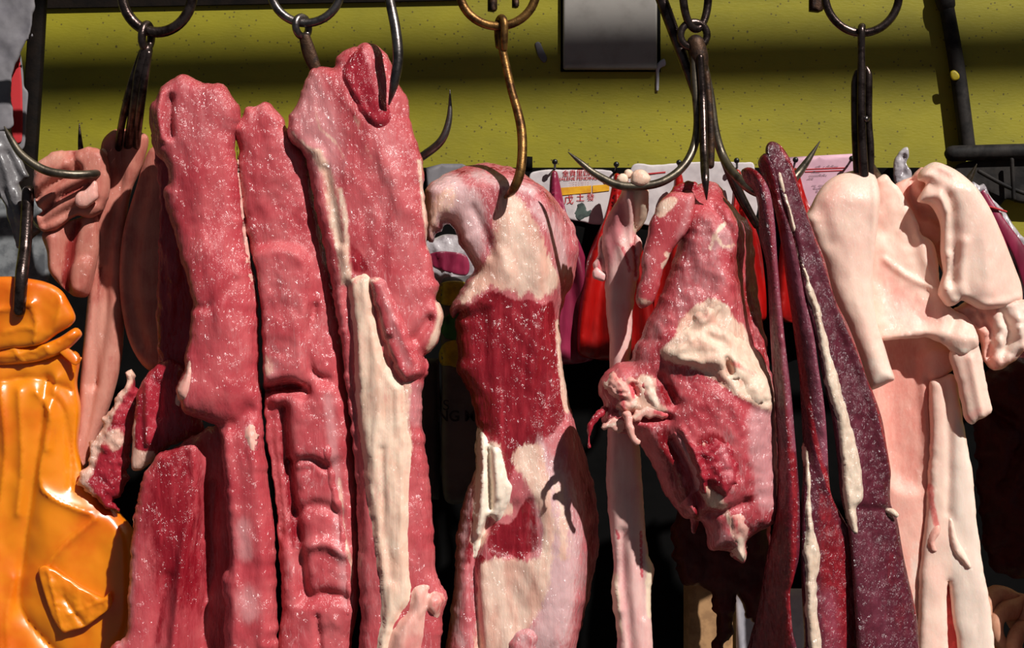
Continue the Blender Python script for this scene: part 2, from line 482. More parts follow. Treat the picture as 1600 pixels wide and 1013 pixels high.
M_post = plain('shade_brown_post', rgb(24, 17, 13), rgb(14, 10, 9), rough=0.7, scale=40, bump=0.3, sp=0.1)  # brown darkened further, standing in for the post being unlit
M_black = plain('dull_black', rgb(9, 8, 8), rgb(4, 4, 4), sp=0.08, rough=0.8, scale=20)
M_pin = plain('black_plastic', rgb(20, 20, 20), rough=0.35)
M_orange = plain('orange_plastic_film', rgb(238, 138, 14), rgb(226, 106, 4), rough=0.35, scale=10, bump=0.1, bscale=14, coat=1.0, coatr=0.28, sss=0.35, dist=0.004)
M_redbag = plain('red_plastic_film', rgb(170, 12, 8), rgb(120, 5, 5), rough=0.35, scale=30, bump=0.4, bscale=60, grain=(1, 1, .2), dist=0.003, coat=0.3)
M_purplebag = plain('purple_plastic_film', rgb(150, 40, 74), rgb(110, 24, 50), rough=0.35, scale=30, bump=0.4, bscale=60, grain=(1, 1, .2), dist=0.003, coat=0.3)
M_clearbag = plain('milky_plastic_film', rgb(190, 182, 186), rgb(140, 128, 134), rough=0.3, scale=50, bump=0.5, bscale=80, dist=0.003, coat=0.4)
M_greyfilm = plain('grey_plastic_film', rgb(124, 120, 122), rgb(92, 88, 90), rough=0.4, scale=24, bump=0.5, bscale=50, dist=0.004, coat=0.3)
M_paper = plain('white_paper', rgb(206, 196, 196), rgb(188, 178, 180), rough=0.8, scale=30, bump=0.3, bscale=40, dist=0.002)
M_paper_dim = plain('dimmed_paper', rgb(124, 120, 124), rgb(104, 100, 106), rough=0.8, scale=20, bump=0.3, bscale=40, dist=0.002)  # white paper toned down to grey for the dim left edge
M_pinkpaper = plain('pink_paper', rgb(216, 172, 186), rgb(202, 158, 174), rough=0.8, scale=30, bump=0.2, bscale=40)
M_redprint = plain('red_print', rgb(190, 40, 46), rough=0.8)
M_yelprint = plain('yellow_print', rgb(226, 168, 20), rgb(206, 140, 16), rough=0.8)
M_blackprint = plain('black_print', rgb(34, 30, 36), rough=0.8)
M_greenprint = plain('green_print', rgb(36, 110, 44), rgb(20, 70, 30), rough=0.5)
M_greyprint = plain('grey_green_print', rgb(70, 84, 78), rgb(40, 46, 48), rough=0.8)
M_sackdark = plain('dull_grey_sheet', rgb(60, 58, 56), rgb(44, 43, 43), rough=0.7, scale=16)
M_sack = plain('grey_sack', rgb(96, 94, 92), rgb(70, 68, 68), rough=0.6, scale=16, bump=0.3, bscale=60)
M_yelbag = plain('yellow_sack_print', rgb(190, 168, 20), rgb(150, 132, 10), rough=0.5)
M_greybox = plain('grey_box_paint', rgb(150, 144, 138), rgb(134, 128, 122), rough=0.55, scale=20, bump=0.05)
M_card = plain('brown_card', rgb(176, 134, 92), rgb(150, 112, 76), rough=0.8)
M_white = plain('white_board', rgb(200, 196, 204), rgb(184, 180, 190), rough=0.7)
M_marble = plain('grey_mottled_sheet', rgb(126, 128, 130), rgb(80, 82, 86), rough=0.6, scale=40)
M_hand = meat('brown_hand_skin', a=rgb(206, 150, 122), b=rgb(184, 124, 100), bump=0.25, rough=0.5, coat=0.05, sss=0.1, fine=200)
M_floor = plain('dark_concrete', rgb(70, 68, 64), rgb(48, 46, 44), rough=0.8, scale=6)

def wall_mat():
    m, nt, bs = new_mat('yellow_painted_wall')
    tc = N(nt, 'ShaderNodeTexCoord').outputs['Object']
    col = mixc(nt, ramp(nt, noise(nt, mp(nt, tc, (1, 1, 1.6)), 9, 5, 0.6), 0.35, 0.7), rgb(150, 140, 22), rgb(136, 128, 21))
    col = mixc(nt, mth(nt, 'MULTIPLY', ramp(nt, noise(nt, tc, 3.2, 5, 0.6, 0.5), 0.5, 0.75), 0.4), col, rgb(110, 102, 34))
    # grime flecks
    v = N(nt, 'ShaderNodeTexVoronoi', Scale=52.0); L(nt, mp(nt, tc, (1, 1, 0.8)), v.inputs['Vector'])
    keep = N(nt, 'ShaderNodeSeparateColor'); L(nt, v.outputs['Color'], keep.inputs[0])
    nz = noise(nt, tc, 160, 3)
    d = mth(nt, 'ADD', v.outputs['Distance'], mth(nt, 'MULTIPLY', nz, 0.12))
    f = mth(nt, 'MULTIPLY', mth(nt, 'SUBTRACT', 1.0, ramp(nt, d, 0.10, 0.17)), mth(nt, 'GREATER_THAN', keep.outputs[0], 0.72))
    col = mixc(nt, mth(nt, 'MULTIPLY', f, 0.8), col, rgb(62, 52, 24))
    v2 = N(nt, 'ShaderNodeTexVoronoi', Scale=120.0); L(nt, tc, v2.inputs['Vector'])
    k2 = N(nt, 'ShaderNodeSeparateColor'); L(nt, v2.outputs['Color'], k2.inputs[0])
    f2 = mth(nt, 'MULTIPLY', mth(nt, 'SUBTRACT', 1.0, ramp(nt, v2.outputs['Distance'], 0.1, 0.2)), mth(nt, 'GREATER_THAN', k2.outputs[1], 0.75))
    col = mixc(nt, mth(nt, 'MULTIPLY', f2, 0.75), col, rgb(74, 62, 24))
    L(nt, col, bs.inputs['Base Color']); bs.inputs['Roughness'].default_value = 0.55
    bp = N(nt, 'ShaderNodeBump', Strength=0.25, Distance=0.001); L(nt, noise(nt, mp(nt, tc, (1, 1, 3)), 120, 4), bp.inputs['Height']); L(nt, bp.outputs[0], bs.inputs['Normal'])
    return m

# ------------------------------------------------------------------ setting
WD = 600
YW = WD * S
tag(box('wall_back', -2.2, 2.2, YW, YW + 0.12, 0, 4.6, wall_mat()), kind='structure')
tag(box('floor', -2.2, 2.2, -3.0, YW, -0.05, 0, M_floor), kind='structure')
# dark beam along the top of the wall on the left
a = pt(55, 13, 592); b = pt(722, 0, 592)
tag(box('trim_1', 0, 0, 0, 0, 0, 0, M_post, corners=[(a.x, a.y, a.z), (a.x, a.y, a.z+.09), (a.x, YW, a.z), (a.x, YW, a.z+.09),
    (b.x, b.y, b.z), (b.x, b.y, b.z+.09), (b.x, YW, b.z), (b.x, YW, b.z+.09)]), kind='structure')
# black sheet added over the yellow wall, standing in for deep shade
a = pt(-160, 268, 590); b = pt(1496, 268, 590)
tag(box('shade_sheet_left', a.x, b.x, a.y, YW, 0.3, pt(0, 262, 590).z, M_black), kind='structure')
a = pt(1490, 420, 590); b = pt(1800, 268, 590)
tag(box('shade_sheet_right', a.x, b.x, a.y, YW, 0.3, a.z, M_black), kind='structure')  # second added sheet, again in place of shade on the right

# vertical and horizontal pipe on the right
t = thing('wall_pipe', 'black iron pipe running down the yellow wall and turning right', 'pipe', (1500, 230, 560))
sweep('vertical_pipe', [(1460, -80, 582), (1477, 0, 582), (1496, 110, 582), (1512, 232, 580)], [14, 14, 15, 15], M_pipe, t, step=20)
sweep('pipe_collar', [(1474, -8, 582), (1478, 6, 582)], [18, 18], M_pipe, t, step=6)
sweep('horizontal_pipe', [(1488, 240, 566), (1600, 237, 566), (1740, 236, 566)], [15, 15, 15], M_pipe, t, step=20)
relief('paint_fleck', [(1485, 112), (1492, 110), (1499, 117), (1498, 124), (1490, 126), (1485, 120)], 566, 2, 3, M_yelbag, t, sp=3)
t = thing('wall_bracket', 'black iron bracket with bolt plates below the horizontal pipe', 'bracket', (1540, 300, 560))
relief('back_plate', [(1498, 256), (1640, 250), (1640, 312), (1598, 318), (1572, 312), (1560, 322), (1540, 300), (1500, 306)], 578, 8, 4, M_pipe, t)
sweep('brace', [(1530, 268, 552), (1570, 290, 552), (1600, 302, 552)], [4, 4, 4], M_pipe, t)
sweep('strap', [(1581, 250, 550), (1584, 310, 550)], [4, 4], M_pipe, t)

# dark post on the left
t = tag(sweep('post', [(66, -120, 470), (60, 0, 470), (52, 140, 470), (42, 300, 470), (34, 460, 470), (10, 900, 470), (-40, 2405, 470)], [(15, 12)]*7, M_post, n=12, step=25, expo=5), 'dark brown square post at left before the yellow wall', 'post')

# grey box fixed to the wall
t = thing('junction_box', 'grey metal box hanging on the yellow wall at the top', 'box', (952, 108, 560))
p0 = pt(880, 108, 584); p1 = pt(1027, -40, 584); q0 = pt(874, 111, 600); q1 = pt(1032, -40, 600)
box('box_body', 0, 0, 0, 0, 0, 0, M_greybox, t, bev=0.003, corners=[(p0.x, p0.y, p0.z), (p0.x, p0.y, p1.z), (p0.x, YW, p0.z), (p0.x, YW, p1.z), (p1.x, p0.y, p0.z), (p1.x, p0.y, p1.z), (p1.x, YW, p0.z), (p1.x, YW, p1.z)])
p0 = pt(876, 112, 597); p1 = pt(1032, -40, 597)
box('back_plate', p0.x, p1.x, p0.y, YW, p0.z, p1.z, M_black, t)
tag(relief('paint_drip', [(1030, 96), (1038, 92), (1040, 102), (1031, 108), (1030, 125), (1029, 142), (1025, 142), (1025, 120), (1025, 104)], 597, 2, 2, M_white, sp=2.5).obj, 'white paint drip on the wall below the grey box', 'paint drip')
tag(relief('paint_smear', [(836, 68), (843, 66), (850, 80), (855, 92), (850, 98), (842, 90), (838, 78)], 598.5, 1.2, 2, M_paper_dim, sp=2.5).obj, 'pale scuffed smear on the yellow wall left of the grey box', 'smear')
for (x, y, w, h, lb) in ((770, 6, 7, 22, 'larger dark scrap of tape at top of wall behind the gold ring'), (806, 4, 5, 14, 'smaller dark scrap of tape at top of wall behind the gold ring'), (1276, 2, 11, 32, 'dark scrap of tape at top of wall by the right iron ring')):
    tag(relief('tape_scrap', [(x-w, y-h), (x+w, y-h), (x+w, y+h*.4), (x+w*.3, y+h*.5), (x-w, y+h*.45)], 598, 1.5, 2, M_rust, sp=3, smooth_out=False).obj, lb, 'tape', 'tape scraps on the wall')

# ------------------------------------------------------------------ rail and hooks
RAIL_Y = -52
tag(sweep('hanging_rail', [(-260, RAIL_Y, 0), (400, RAIL_Y, 0), (1100, RAIL_Y, 0), (1860, RAIL_Y, 0)], [13]*4, M_iron, step=60, n=20), 'round iron rail above the frame that carries the hook rings', 'rail')
aw = pt(0, 0, 0); zs = 1.963 + 1.2 * (1.4 + YW)
V0 = Vector((-2.1, -1.4, zs - 0.097)); V1 = Vector((4.2, -1.4, zs + 0.058))
def tube_w(name, pts, r, mat, n=16):
    V = []; F = []
    d = (pts[1]-pts[0]).normalized(); w = d.cross(Vector((0, 0, 1))).normalized(); u = w.cross(d)
    for p in pts:
        for j in range(n):
            a_ = 2*math.pi*j/n; V.append(p + w*math.cos(a_)*r + u*math.sin(a_)*r)
    for j in range(n): F.append((j, (j+1) % n, n+(j+1) % n, n+j))
    F.append(tuple(range(n-1, -1, -1))); F.append(tuple(range(n, 2*n)))
    return mesh_obj(name, [list(v) for v in V], F, mat)
tag(tube_w('awning_pole', [V0, V1], 0.030, M_pipe), 'round awning pole above the stall, out of the picture', 'pole')

tag(box('added_shade_strip', -2.1, 4.2, -1.41, -1.40, zs + 0.118, zs + 0.42, M_greyfilm), 'added unseen grey cloth strip above the pole, shading the wall top', 'shade strip')  # added out of view to dim the top of the wall
def ring_thing(label, cx, ybot, rx, r, mat, tilt=0.0, yaw=0.0):
    ytop = RAIL_Y - 13 - r                      # centre line of rod on top of the rail
    ry = (ybot - r - ytop) / 2
    return tag(torus('hook_ring', (cx, (ybot - r + ytop)/2, 0), rx, ry, r, mat, None, tilt, (cx, ybot, 0), yaw), label, 'ring', 'rings on the rail')

ring_thing('thick dark iron ring at the left holding the many pronged hook', 246, 59, 55, 8.5, M_iron)
ring_thing('grey steel ring above the tallest striped loin', 478, 43, 55, 7, M_iron_grey)
ring_thing('gold coloured rusty ring above the centre leg', 778, 48, 60, 7, M_brass)
ring_thing('narrow iron link above the shoulder cut', 1087, 52, 24, 6.5, M_iron, yaw=0.5)
ring_thing('thin dark iron ring at the right above pork skins', 1347, 58, 58, 6.5, M_iron)

# hook 1
t = thing('meat_hook', 'dark grapnel hook hanging from the thick left ring', 'hook', (226, 60, 0), 'hooks on the rail')
torus('eye', (229, 57, 0), 12, 19, 6.5, M_iron, t, tilt=-0.15, yaw=1.15)
sweep('shank', [(229, 78, 0), (218, 125, 10), (207, 190, 70), (198, 250, 178)], [10, 11, 9, 8], M_iron, t)
sweep('rod', [(222, 82, 6), (205, 135, 20), (190, 195, 80), (182, 255, 178)], [6, 7, 6, 6], M_iron, t)
sweep('rod', [(232, 84, -4), (224, 135, 6), (216, 195, 70), (212, 250, 178)], [6, 7, 7, 6], M_iron, t)
sweep('prong', [(190, 240, 178), (168, 268, 150), (148, 272, 90), (110, 273, 66), (70, 266, 60), (35, 243, 62), (14, 212, 70), (7, 198, 74)], [7, 7, 7, 7, 7, 6.5, 4.5, 1], M_iron_tip, t)
sweep('prong', [(192, 240, 178), (160, 285, 190), (132, 270, 176), (126, 230, 160), (124, 193, 160)], [6, 6, 6, 4.5, 0.8], M_iron, t)

# hook 2
t = thing('meat_hook', 'rusty flat shanked hook under the grey ring, one prong free above the centre leg', 'hook', (480, 50, 0), 'hooks on the rail')
torus('eye', (472, 42, 0), 14, 15, 6, M_iron_grey, t, tilt=0.3, yaw=0.9)
sweep('shank', [(476, 58, 0), (484, 85, 2), (495, 115, 6), (505, 170, 20)], [(9, 6), (11, 6), (9, 6), (8, 6)], M_rust, t, wdir=(1, 0, 0))
sweep('prong', [(505, 170, 20), (520, 260, 90), (580, 290, 120), (630, 262, 110), (662, 243, 100), (690, 219, 90), (702, 185, 90), (703, 141, 90)], [7, 7, 7, 7, 7, 6.5, 5, 0.8], M_iron_grey, t)

# hook 3
t = tag(sweep('meat_hook', [(600, -66, -10), (604, -69, 0), (609, -68, 14), (603, -40, -20), (608, -5, -50), (618, 45, -68), (622, 90, -76), (616, 130, -74), (608, 163, -52)], [6, 6, 6, 7, 7.5, 8, 8, 7, 1.5], M_iron_grey, at=(608, -60, 0)), 'grey steel hook piercing top of the tallest striped loin', 'hook', 'hooks on the rail')

# hook 4
t = thing('meat_hook', 'golden brown rusty hook piercing the centre leg', 'hook', (786, 30, 0), 'hooks on the rail')
sweep('eye', [(779, 72, 8), (777, 50, 13), (779, 33, 8), (784, 28, -2), (788, 36, -9), (788, 60, -7), (788, 76, -3)], [5, 5, 5.5, 6, 6, 6, 5], M_brass, t, n=12, step=3)
sweep('shank', [(780, 40, 6), (784, 72, 2), (790, 100, 0), (799, 140, -6), (809, 175, -10), (815, 205, -16), (816, 240, -24), (812, 272, -30), (802, 296, -22), (790, 308, 6)], [4, 6, 6.5, 6.5, 7, 7.5, 7.5, 7.5, 7, 3], M_brass, t)

# hook 5
t = thing('meat_hook', 'four pronged dark iron hook above the shoulder cut', 'hook', (1085, 60, 0), 'hooks on the rail')
torus('eye', (1084, 55, 0), 22, 20, 6, M_iron, t, tilt=0.25, yaw=0.25)
sweep('shank', [(1087, 68, 0), (1092, 90, 0), (1096, 118, 0)], [14, 15, 10], M_rust, t)
sweep('prong', [(1084, 80, -4), (1086, 130, -6), (1090, 190, -10), (1084, 230, -24), (1066, 262, -40), (1035, 284, -50), (1000, 291, -54), (965, 289, -54), (930, 272, -50), (906, 253, -46), (888, 238, -42)], [6, 6.5, 6.5, 6.5, 6.5, 6.5, 6.5, 6.5, 5.5, 4, 0.8], M_iron_tip, t)
sweep('prong', [(1098, 90, 0), (1110, 150, 6), (1118, 205, 6), (1130, 245, 0), (1150, 275, -40), (1180, 300, -75), (1215, 302, -70), (1242, 277, -45), (1262, 251, -40), (1281, 221, -40)], [6, 6.5, 6.5, 7, 7, 7, 7, 7, 5, 0.8], M_iron_tip, t)
sweep('prong', [(1094, 90, -12), (1098, 160, -16), (1100, 240, -50), (1102, 280, -90), (1104, 312, -84)], [6, 6.5, 6.5, 6, 1], M_iron, t)
sweep('prong', [(1100, 100, 10), (1112, 190, 22), (1132, 250, 34), (1156, 305, 46), (1182, 352, 54)], [6, 6.5, 7, 8, 6], M_iron, t)
sweep('rod', [(1104, 115, -8), (1108, 160, -10), (1111, 220, -14), (1110, 258, -16)], [5, 5.5, 6, 6], M_rust, t)
tag(sweep('leaning_rod', [(1006, -70, 22), (1022, -30, 22), (1038, 10, 22), (1062, 75, 22), (1082, 130, 18), (1094, 170, 14)], [9, 9.5, 9.5, 9, 8, 6], M_iron), 'thick iron rod leaning down to the four pronged hook', 'rod')

# hook 6
t = thing('meat_hook', 'long dark iron hook going down into the pork skins', 'hook', (1347, 50, 0), 'hooks on the rail')
sweep('eye', [(1347, 72, 12), (1347, 50, 14), (1347, 42, 0), (1346, 48, -12), (1346, 80, -8)], [5, 5, 6, 6, 6], M_iron, t, step=3)
sweep('shank', [(1346, 50, -9), (1346, 110, -10), (1346, 190, -10), (1350, 285, -4), (1352, 340, 10)], [5, 6.5, 7, 8, 7], M_iron, t)
sweep('side_rod', [(1339, 112, 4), (1336, 130, 4), (1337, 200, 4), (1341, 285, 6)], [4, 6, 7, 7], M_iron, t)
sweep('side_rod', [(1354, 106, 2), (1357, 116, 2), (1357, 190, 2), (1360, 230, 2), (1360, 285, 6)], [3, 6, 6, 6, 6], M_iron, t)
sweep('rivet', [(1353, 186, -14), (1354, 187, -6)], [5, 5], M_iron_grey, t, step=3)
sweep('prong', [(1360, 260, 20), (1400, 310, 90), (1460, 325, 120), (1502, 300, 110), (1516, 276, 105), (1526, 257, 102)], [7, 7, 7, 7, 5, 0.8], M_iron_tip, t)
# ------------------------------------------------------------------ meat on the left (in shade)
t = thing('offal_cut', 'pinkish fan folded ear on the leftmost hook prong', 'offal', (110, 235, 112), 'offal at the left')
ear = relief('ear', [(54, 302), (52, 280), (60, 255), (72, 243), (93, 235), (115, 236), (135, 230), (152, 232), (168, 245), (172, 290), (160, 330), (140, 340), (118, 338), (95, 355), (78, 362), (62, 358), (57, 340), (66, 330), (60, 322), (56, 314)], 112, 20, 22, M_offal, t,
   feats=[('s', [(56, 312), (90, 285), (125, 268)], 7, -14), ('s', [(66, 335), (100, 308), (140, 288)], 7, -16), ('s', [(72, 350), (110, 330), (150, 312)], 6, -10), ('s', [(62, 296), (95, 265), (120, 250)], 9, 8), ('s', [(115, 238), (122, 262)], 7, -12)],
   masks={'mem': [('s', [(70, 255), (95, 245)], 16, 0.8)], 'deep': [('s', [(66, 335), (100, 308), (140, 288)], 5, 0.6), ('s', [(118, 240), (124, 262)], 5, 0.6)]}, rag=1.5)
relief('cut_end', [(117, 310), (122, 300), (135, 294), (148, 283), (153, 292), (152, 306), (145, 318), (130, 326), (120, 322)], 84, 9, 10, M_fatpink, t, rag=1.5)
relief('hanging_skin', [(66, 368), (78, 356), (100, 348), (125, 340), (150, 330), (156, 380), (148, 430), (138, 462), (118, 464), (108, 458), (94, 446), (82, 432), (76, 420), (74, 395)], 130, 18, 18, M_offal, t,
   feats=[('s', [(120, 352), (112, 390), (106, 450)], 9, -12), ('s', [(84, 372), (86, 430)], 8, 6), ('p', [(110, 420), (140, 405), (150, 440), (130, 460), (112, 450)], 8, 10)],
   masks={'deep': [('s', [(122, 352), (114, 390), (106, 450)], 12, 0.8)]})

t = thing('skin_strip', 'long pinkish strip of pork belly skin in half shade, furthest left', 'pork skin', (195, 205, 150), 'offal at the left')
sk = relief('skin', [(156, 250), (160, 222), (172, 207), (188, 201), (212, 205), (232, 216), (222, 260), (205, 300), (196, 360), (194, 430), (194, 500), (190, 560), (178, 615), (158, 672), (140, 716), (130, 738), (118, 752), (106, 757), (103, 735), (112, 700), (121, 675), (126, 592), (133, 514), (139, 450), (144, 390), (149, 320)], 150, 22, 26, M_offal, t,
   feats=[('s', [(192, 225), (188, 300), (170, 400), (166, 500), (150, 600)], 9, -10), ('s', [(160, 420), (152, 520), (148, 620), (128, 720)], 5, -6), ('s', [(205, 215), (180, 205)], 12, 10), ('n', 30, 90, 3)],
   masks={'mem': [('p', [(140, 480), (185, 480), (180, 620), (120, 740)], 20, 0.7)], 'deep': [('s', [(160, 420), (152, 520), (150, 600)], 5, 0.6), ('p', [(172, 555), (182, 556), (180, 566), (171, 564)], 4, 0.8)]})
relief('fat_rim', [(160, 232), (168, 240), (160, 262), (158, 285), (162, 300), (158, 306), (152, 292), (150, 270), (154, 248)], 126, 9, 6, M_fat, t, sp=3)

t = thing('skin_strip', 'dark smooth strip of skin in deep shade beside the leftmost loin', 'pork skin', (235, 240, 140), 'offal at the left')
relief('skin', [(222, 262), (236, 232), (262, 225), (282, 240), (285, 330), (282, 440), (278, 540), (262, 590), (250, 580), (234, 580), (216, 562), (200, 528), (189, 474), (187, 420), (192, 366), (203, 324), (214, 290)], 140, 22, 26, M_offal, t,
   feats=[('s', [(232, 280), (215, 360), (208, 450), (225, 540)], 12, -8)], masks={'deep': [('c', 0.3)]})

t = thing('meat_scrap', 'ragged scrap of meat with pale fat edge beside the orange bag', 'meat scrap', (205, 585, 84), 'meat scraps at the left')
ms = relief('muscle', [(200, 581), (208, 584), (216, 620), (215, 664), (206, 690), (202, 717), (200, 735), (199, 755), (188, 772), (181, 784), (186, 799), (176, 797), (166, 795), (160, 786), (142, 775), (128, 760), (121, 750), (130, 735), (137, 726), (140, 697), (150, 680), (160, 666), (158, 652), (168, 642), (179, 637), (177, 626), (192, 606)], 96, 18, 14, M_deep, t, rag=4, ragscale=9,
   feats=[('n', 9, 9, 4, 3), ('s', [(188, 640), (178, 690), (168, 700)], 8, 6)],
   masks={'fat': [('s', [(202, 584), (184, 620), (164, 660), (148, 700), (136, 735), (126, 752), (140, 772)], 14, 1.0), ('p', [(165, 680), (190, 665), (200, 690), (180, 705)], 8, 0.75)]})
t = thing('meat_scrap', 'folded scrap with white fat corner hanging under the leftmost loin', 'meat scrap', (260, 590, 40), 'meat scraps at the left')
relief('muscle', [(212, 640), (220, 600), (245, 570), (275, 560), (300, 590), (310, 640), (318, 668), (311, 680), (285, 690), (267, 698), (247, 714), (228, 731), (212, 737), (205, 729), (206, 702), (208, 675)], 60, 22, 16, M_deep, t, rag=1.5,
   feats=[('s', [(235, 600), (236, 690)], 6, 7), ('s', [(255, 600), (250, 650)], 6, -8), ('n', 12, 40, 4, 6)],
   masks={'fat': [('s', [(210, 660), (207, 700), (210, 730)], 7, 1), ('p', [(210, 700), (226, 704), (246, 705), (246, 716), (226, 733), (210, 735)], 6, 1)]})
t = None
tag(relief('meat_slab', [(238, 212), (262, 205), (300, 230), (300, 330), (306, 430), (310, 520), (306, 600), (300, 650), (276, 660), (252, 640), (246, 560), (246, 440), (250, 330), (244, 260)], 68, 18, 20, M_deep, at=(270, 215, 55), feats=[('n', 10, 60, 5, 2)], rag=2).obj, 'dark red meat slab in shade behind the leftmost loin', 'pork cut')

# ------------------------------------------------------------------ striped loins
t = thing('pork_loin', 'leftmost long pink loin with a folded bulge at mid height', 'pork loin', (310, 116, 0), 'long loins')
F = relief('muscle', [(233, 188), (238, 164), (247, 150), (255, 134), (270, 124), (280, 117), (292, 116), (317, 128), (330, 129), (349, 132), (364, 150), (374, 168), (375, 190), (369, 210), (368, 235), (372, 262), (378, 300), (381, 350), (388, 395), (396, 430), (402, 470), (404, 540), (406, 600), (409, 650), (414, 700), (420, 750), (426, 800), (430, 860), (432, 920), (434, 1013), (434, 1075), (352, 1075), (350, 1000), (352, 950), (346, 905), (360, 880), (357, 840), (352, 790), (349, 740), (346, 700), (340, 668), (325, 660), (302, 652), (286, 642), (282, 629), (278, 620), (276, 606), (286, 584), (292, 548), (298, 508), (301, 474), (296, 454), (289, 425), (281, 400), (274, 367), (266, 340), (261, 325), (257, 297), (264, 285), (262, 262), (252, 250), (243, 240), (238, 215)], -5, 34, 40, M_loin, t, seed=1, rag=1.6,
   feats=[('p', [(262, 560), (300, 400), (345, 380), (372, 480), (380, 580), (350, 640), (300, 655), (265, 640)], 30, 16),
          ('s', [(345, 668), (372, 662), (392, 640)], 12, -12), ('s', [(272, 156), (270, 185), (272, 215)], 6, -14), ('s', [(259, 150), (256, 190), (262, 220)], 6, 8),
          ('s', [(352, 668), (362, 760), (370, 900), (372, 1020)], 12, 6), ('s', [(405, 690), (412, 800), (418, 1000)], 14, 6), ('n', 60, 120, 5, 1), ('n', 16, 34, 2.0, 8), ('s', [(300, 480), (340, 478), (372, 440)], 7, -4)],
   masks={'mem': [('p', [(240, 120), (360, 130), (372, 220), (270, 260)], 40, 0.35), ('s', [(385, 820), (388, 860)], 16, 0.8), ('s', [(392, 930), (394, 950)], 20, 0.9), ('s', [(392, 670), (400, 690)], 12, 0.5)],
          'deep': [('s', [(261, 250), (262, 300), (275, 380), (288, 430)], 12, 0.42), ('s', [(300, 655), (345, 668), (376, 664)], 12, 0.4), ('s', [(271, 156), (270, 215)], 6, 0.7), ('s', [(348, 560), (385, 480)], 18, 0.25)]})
relief('fat_edge', [(370, 222), (374, 262), (379, 300), (383, 350), (389, 392), (397, 430), (402, 466), (398, 468), (392, 436), (384, 396), (379, 350), (375, 300), (371, 262)], 0, 3, 5, M_fatpink, t, on=F, lift=1, sp=3, rag=1)
relief('fat_lump', [(306, 556), (310, 575), (308, 600), (300, 622), (286, 628), (280, 636), (274, 630), (276, 615), (284, 598), (292, 590), (298, 570)], 0, 5, 9, M_fatpink, t, on=F, lift=1, sp=3, rag=1.5)
relief('tendon', [(388, 662), (404, 664), (408, 690), (402, 706), (392, 700), (384, 680)], 0, 3, 10, M_fatpink, t, on=F, lift=0, sp=3, rag=3, ragscale=8)
relief('lower_flap', [(316, 672), (300, 684), (270, 700), (252, 707), (231, 733), (219, 764), (210, 800), (206, 841), (203, 880), (201, 908), (198, 935), (202, 975), (190, 998), (170, 1013), (150, 1075), (420, 1075), (420, 1000), (410, 800), (400, 690), (360, 660)], 16, 22, 26, M_loin, t, rag=2.2, ragscale=10,
   base=lambda P: 34*sstep((P[:, 0]-280)/60),
   feats=[('s', [(306, 700), (308, 790), (296, 830), (276, 1013)], 9, 12), ('s', [(326, 760), (322, 900), (310, 1013)], 12, -14), ('s', [(266, 900), (240, 1013)], 10, -5), ('s', [(318, 850), (306, 1013)], 5, 6), ('n', 50, 90, 4, 4)],
   masks={'mem': [('s', [(205, 860), (200, 950), (190, 1000)], 14, 0.7)], 'deep': [('p', [(225, 720), (310, 690), (330, 960), (230, 900)], 50, 0.7), ('s', [(260, 930), (250, 1000)], 8, 0.6)]})  # deep mask also paints in the shade on the upper flap

t = thing('pork_loin', 'second long pink loin with stepped folds below a jutting lobe', 'pork loin', (405, 160, 0), 'long loins')
G = relief('muscle', [(358, 205), (364, 192), (376, 186), (385, 168), (400, 165), (415, 159), (432, 172), (443, 186), (452, 206), (470, 230), (482, 250), (490, 300), (500, 350), (508, 390), (516, 425), (524, 465), (532, 510), (538, 560), (545, 615), (552, 670), (556, 730), (560, 785), (561, 850), (561, 910), (558, 960), (548, 1013), (540, 1075), (442, 1075), (440, 940), (436, 860), (426, 740), (416, 690), (414, 640), (412, 606), (411, 590), (409, 540), (406, 470), (398, 420), (386, 370), (377, 320), (371, 270), (373, 235), (368, 218)], 12, 30, 34, M_loin_pale, t, seed=2, rag=1.5,
   feats=[('p', [(395, 400), (480, 400), (486, 520), (478, 596), (455, 594), (425, 606), (404, 596), (396, 500)], 10, 17), ('s', [(408, 612), (436, 604), (462, 604), (480, 612)], 9, -24), ('s', [(494, 480), (482, 530), (486, 570), (500, 588), (514, 592)], 6, -8),
          ('s', [(446, 640), (450, 700), (458, 780), (470, 850), (478, 920)], 10, -20), ('s', [(425, 640), (432, 720), (440, 830)], 12, -12), ('p', [(455, 620), (530, 610), (545, 700), (500, 722), (452, 716)], 9, 9),
          ('s', [(452, 722), (490, 716), (512, 730)], 6, -10), ('s', [(462, 800), (500, 786), (530, 800)], 9, -9), ('s', [(470, 855), (510, 845), (540, 862)], 9, 9), ('s', [(476, 935), (510, 925), (540, 932)], 9, -11), ('s', [(498, 960), (502, 1013)], 5, -8), ('n', 34, 40, 4, 3), ('n', 16, 30, 1.8, 9)],
   masks={'mem': [('s', [(400, 170), (430, 200), (470, 300)], 30, 0.25), ('p', [(400, 560), (440, 560), (440, 590), (412, 595)], 12, 0.6), ('s', [(516, 620), (526, 720), (536, 860), (546, 940)], 10, 0.85)], 'fat': [('p', [(405, 556), (430, 552), (436, 580), (414, 590)], 10, 0.55), ('s', [(532, 745), (540, 830), (550, 880), (548, 930)], 6, 0.6)],
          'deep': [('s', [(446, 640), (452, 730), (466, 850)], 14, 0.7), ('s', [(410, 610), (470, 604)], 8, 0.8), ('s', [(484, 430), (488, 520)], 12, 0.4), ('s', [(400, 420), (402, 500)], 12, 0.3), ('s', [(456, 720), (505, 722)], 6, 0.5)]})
relief('fat_edge', [(483, 262), (490, 300), (500, 345), (505, 385), (512, 425), (508, 430), (500, 392), (492, 345), (484, 300)], 0, 3, 4, M_fatpink, t, on=G, lift=0, sp=3, rag=1)
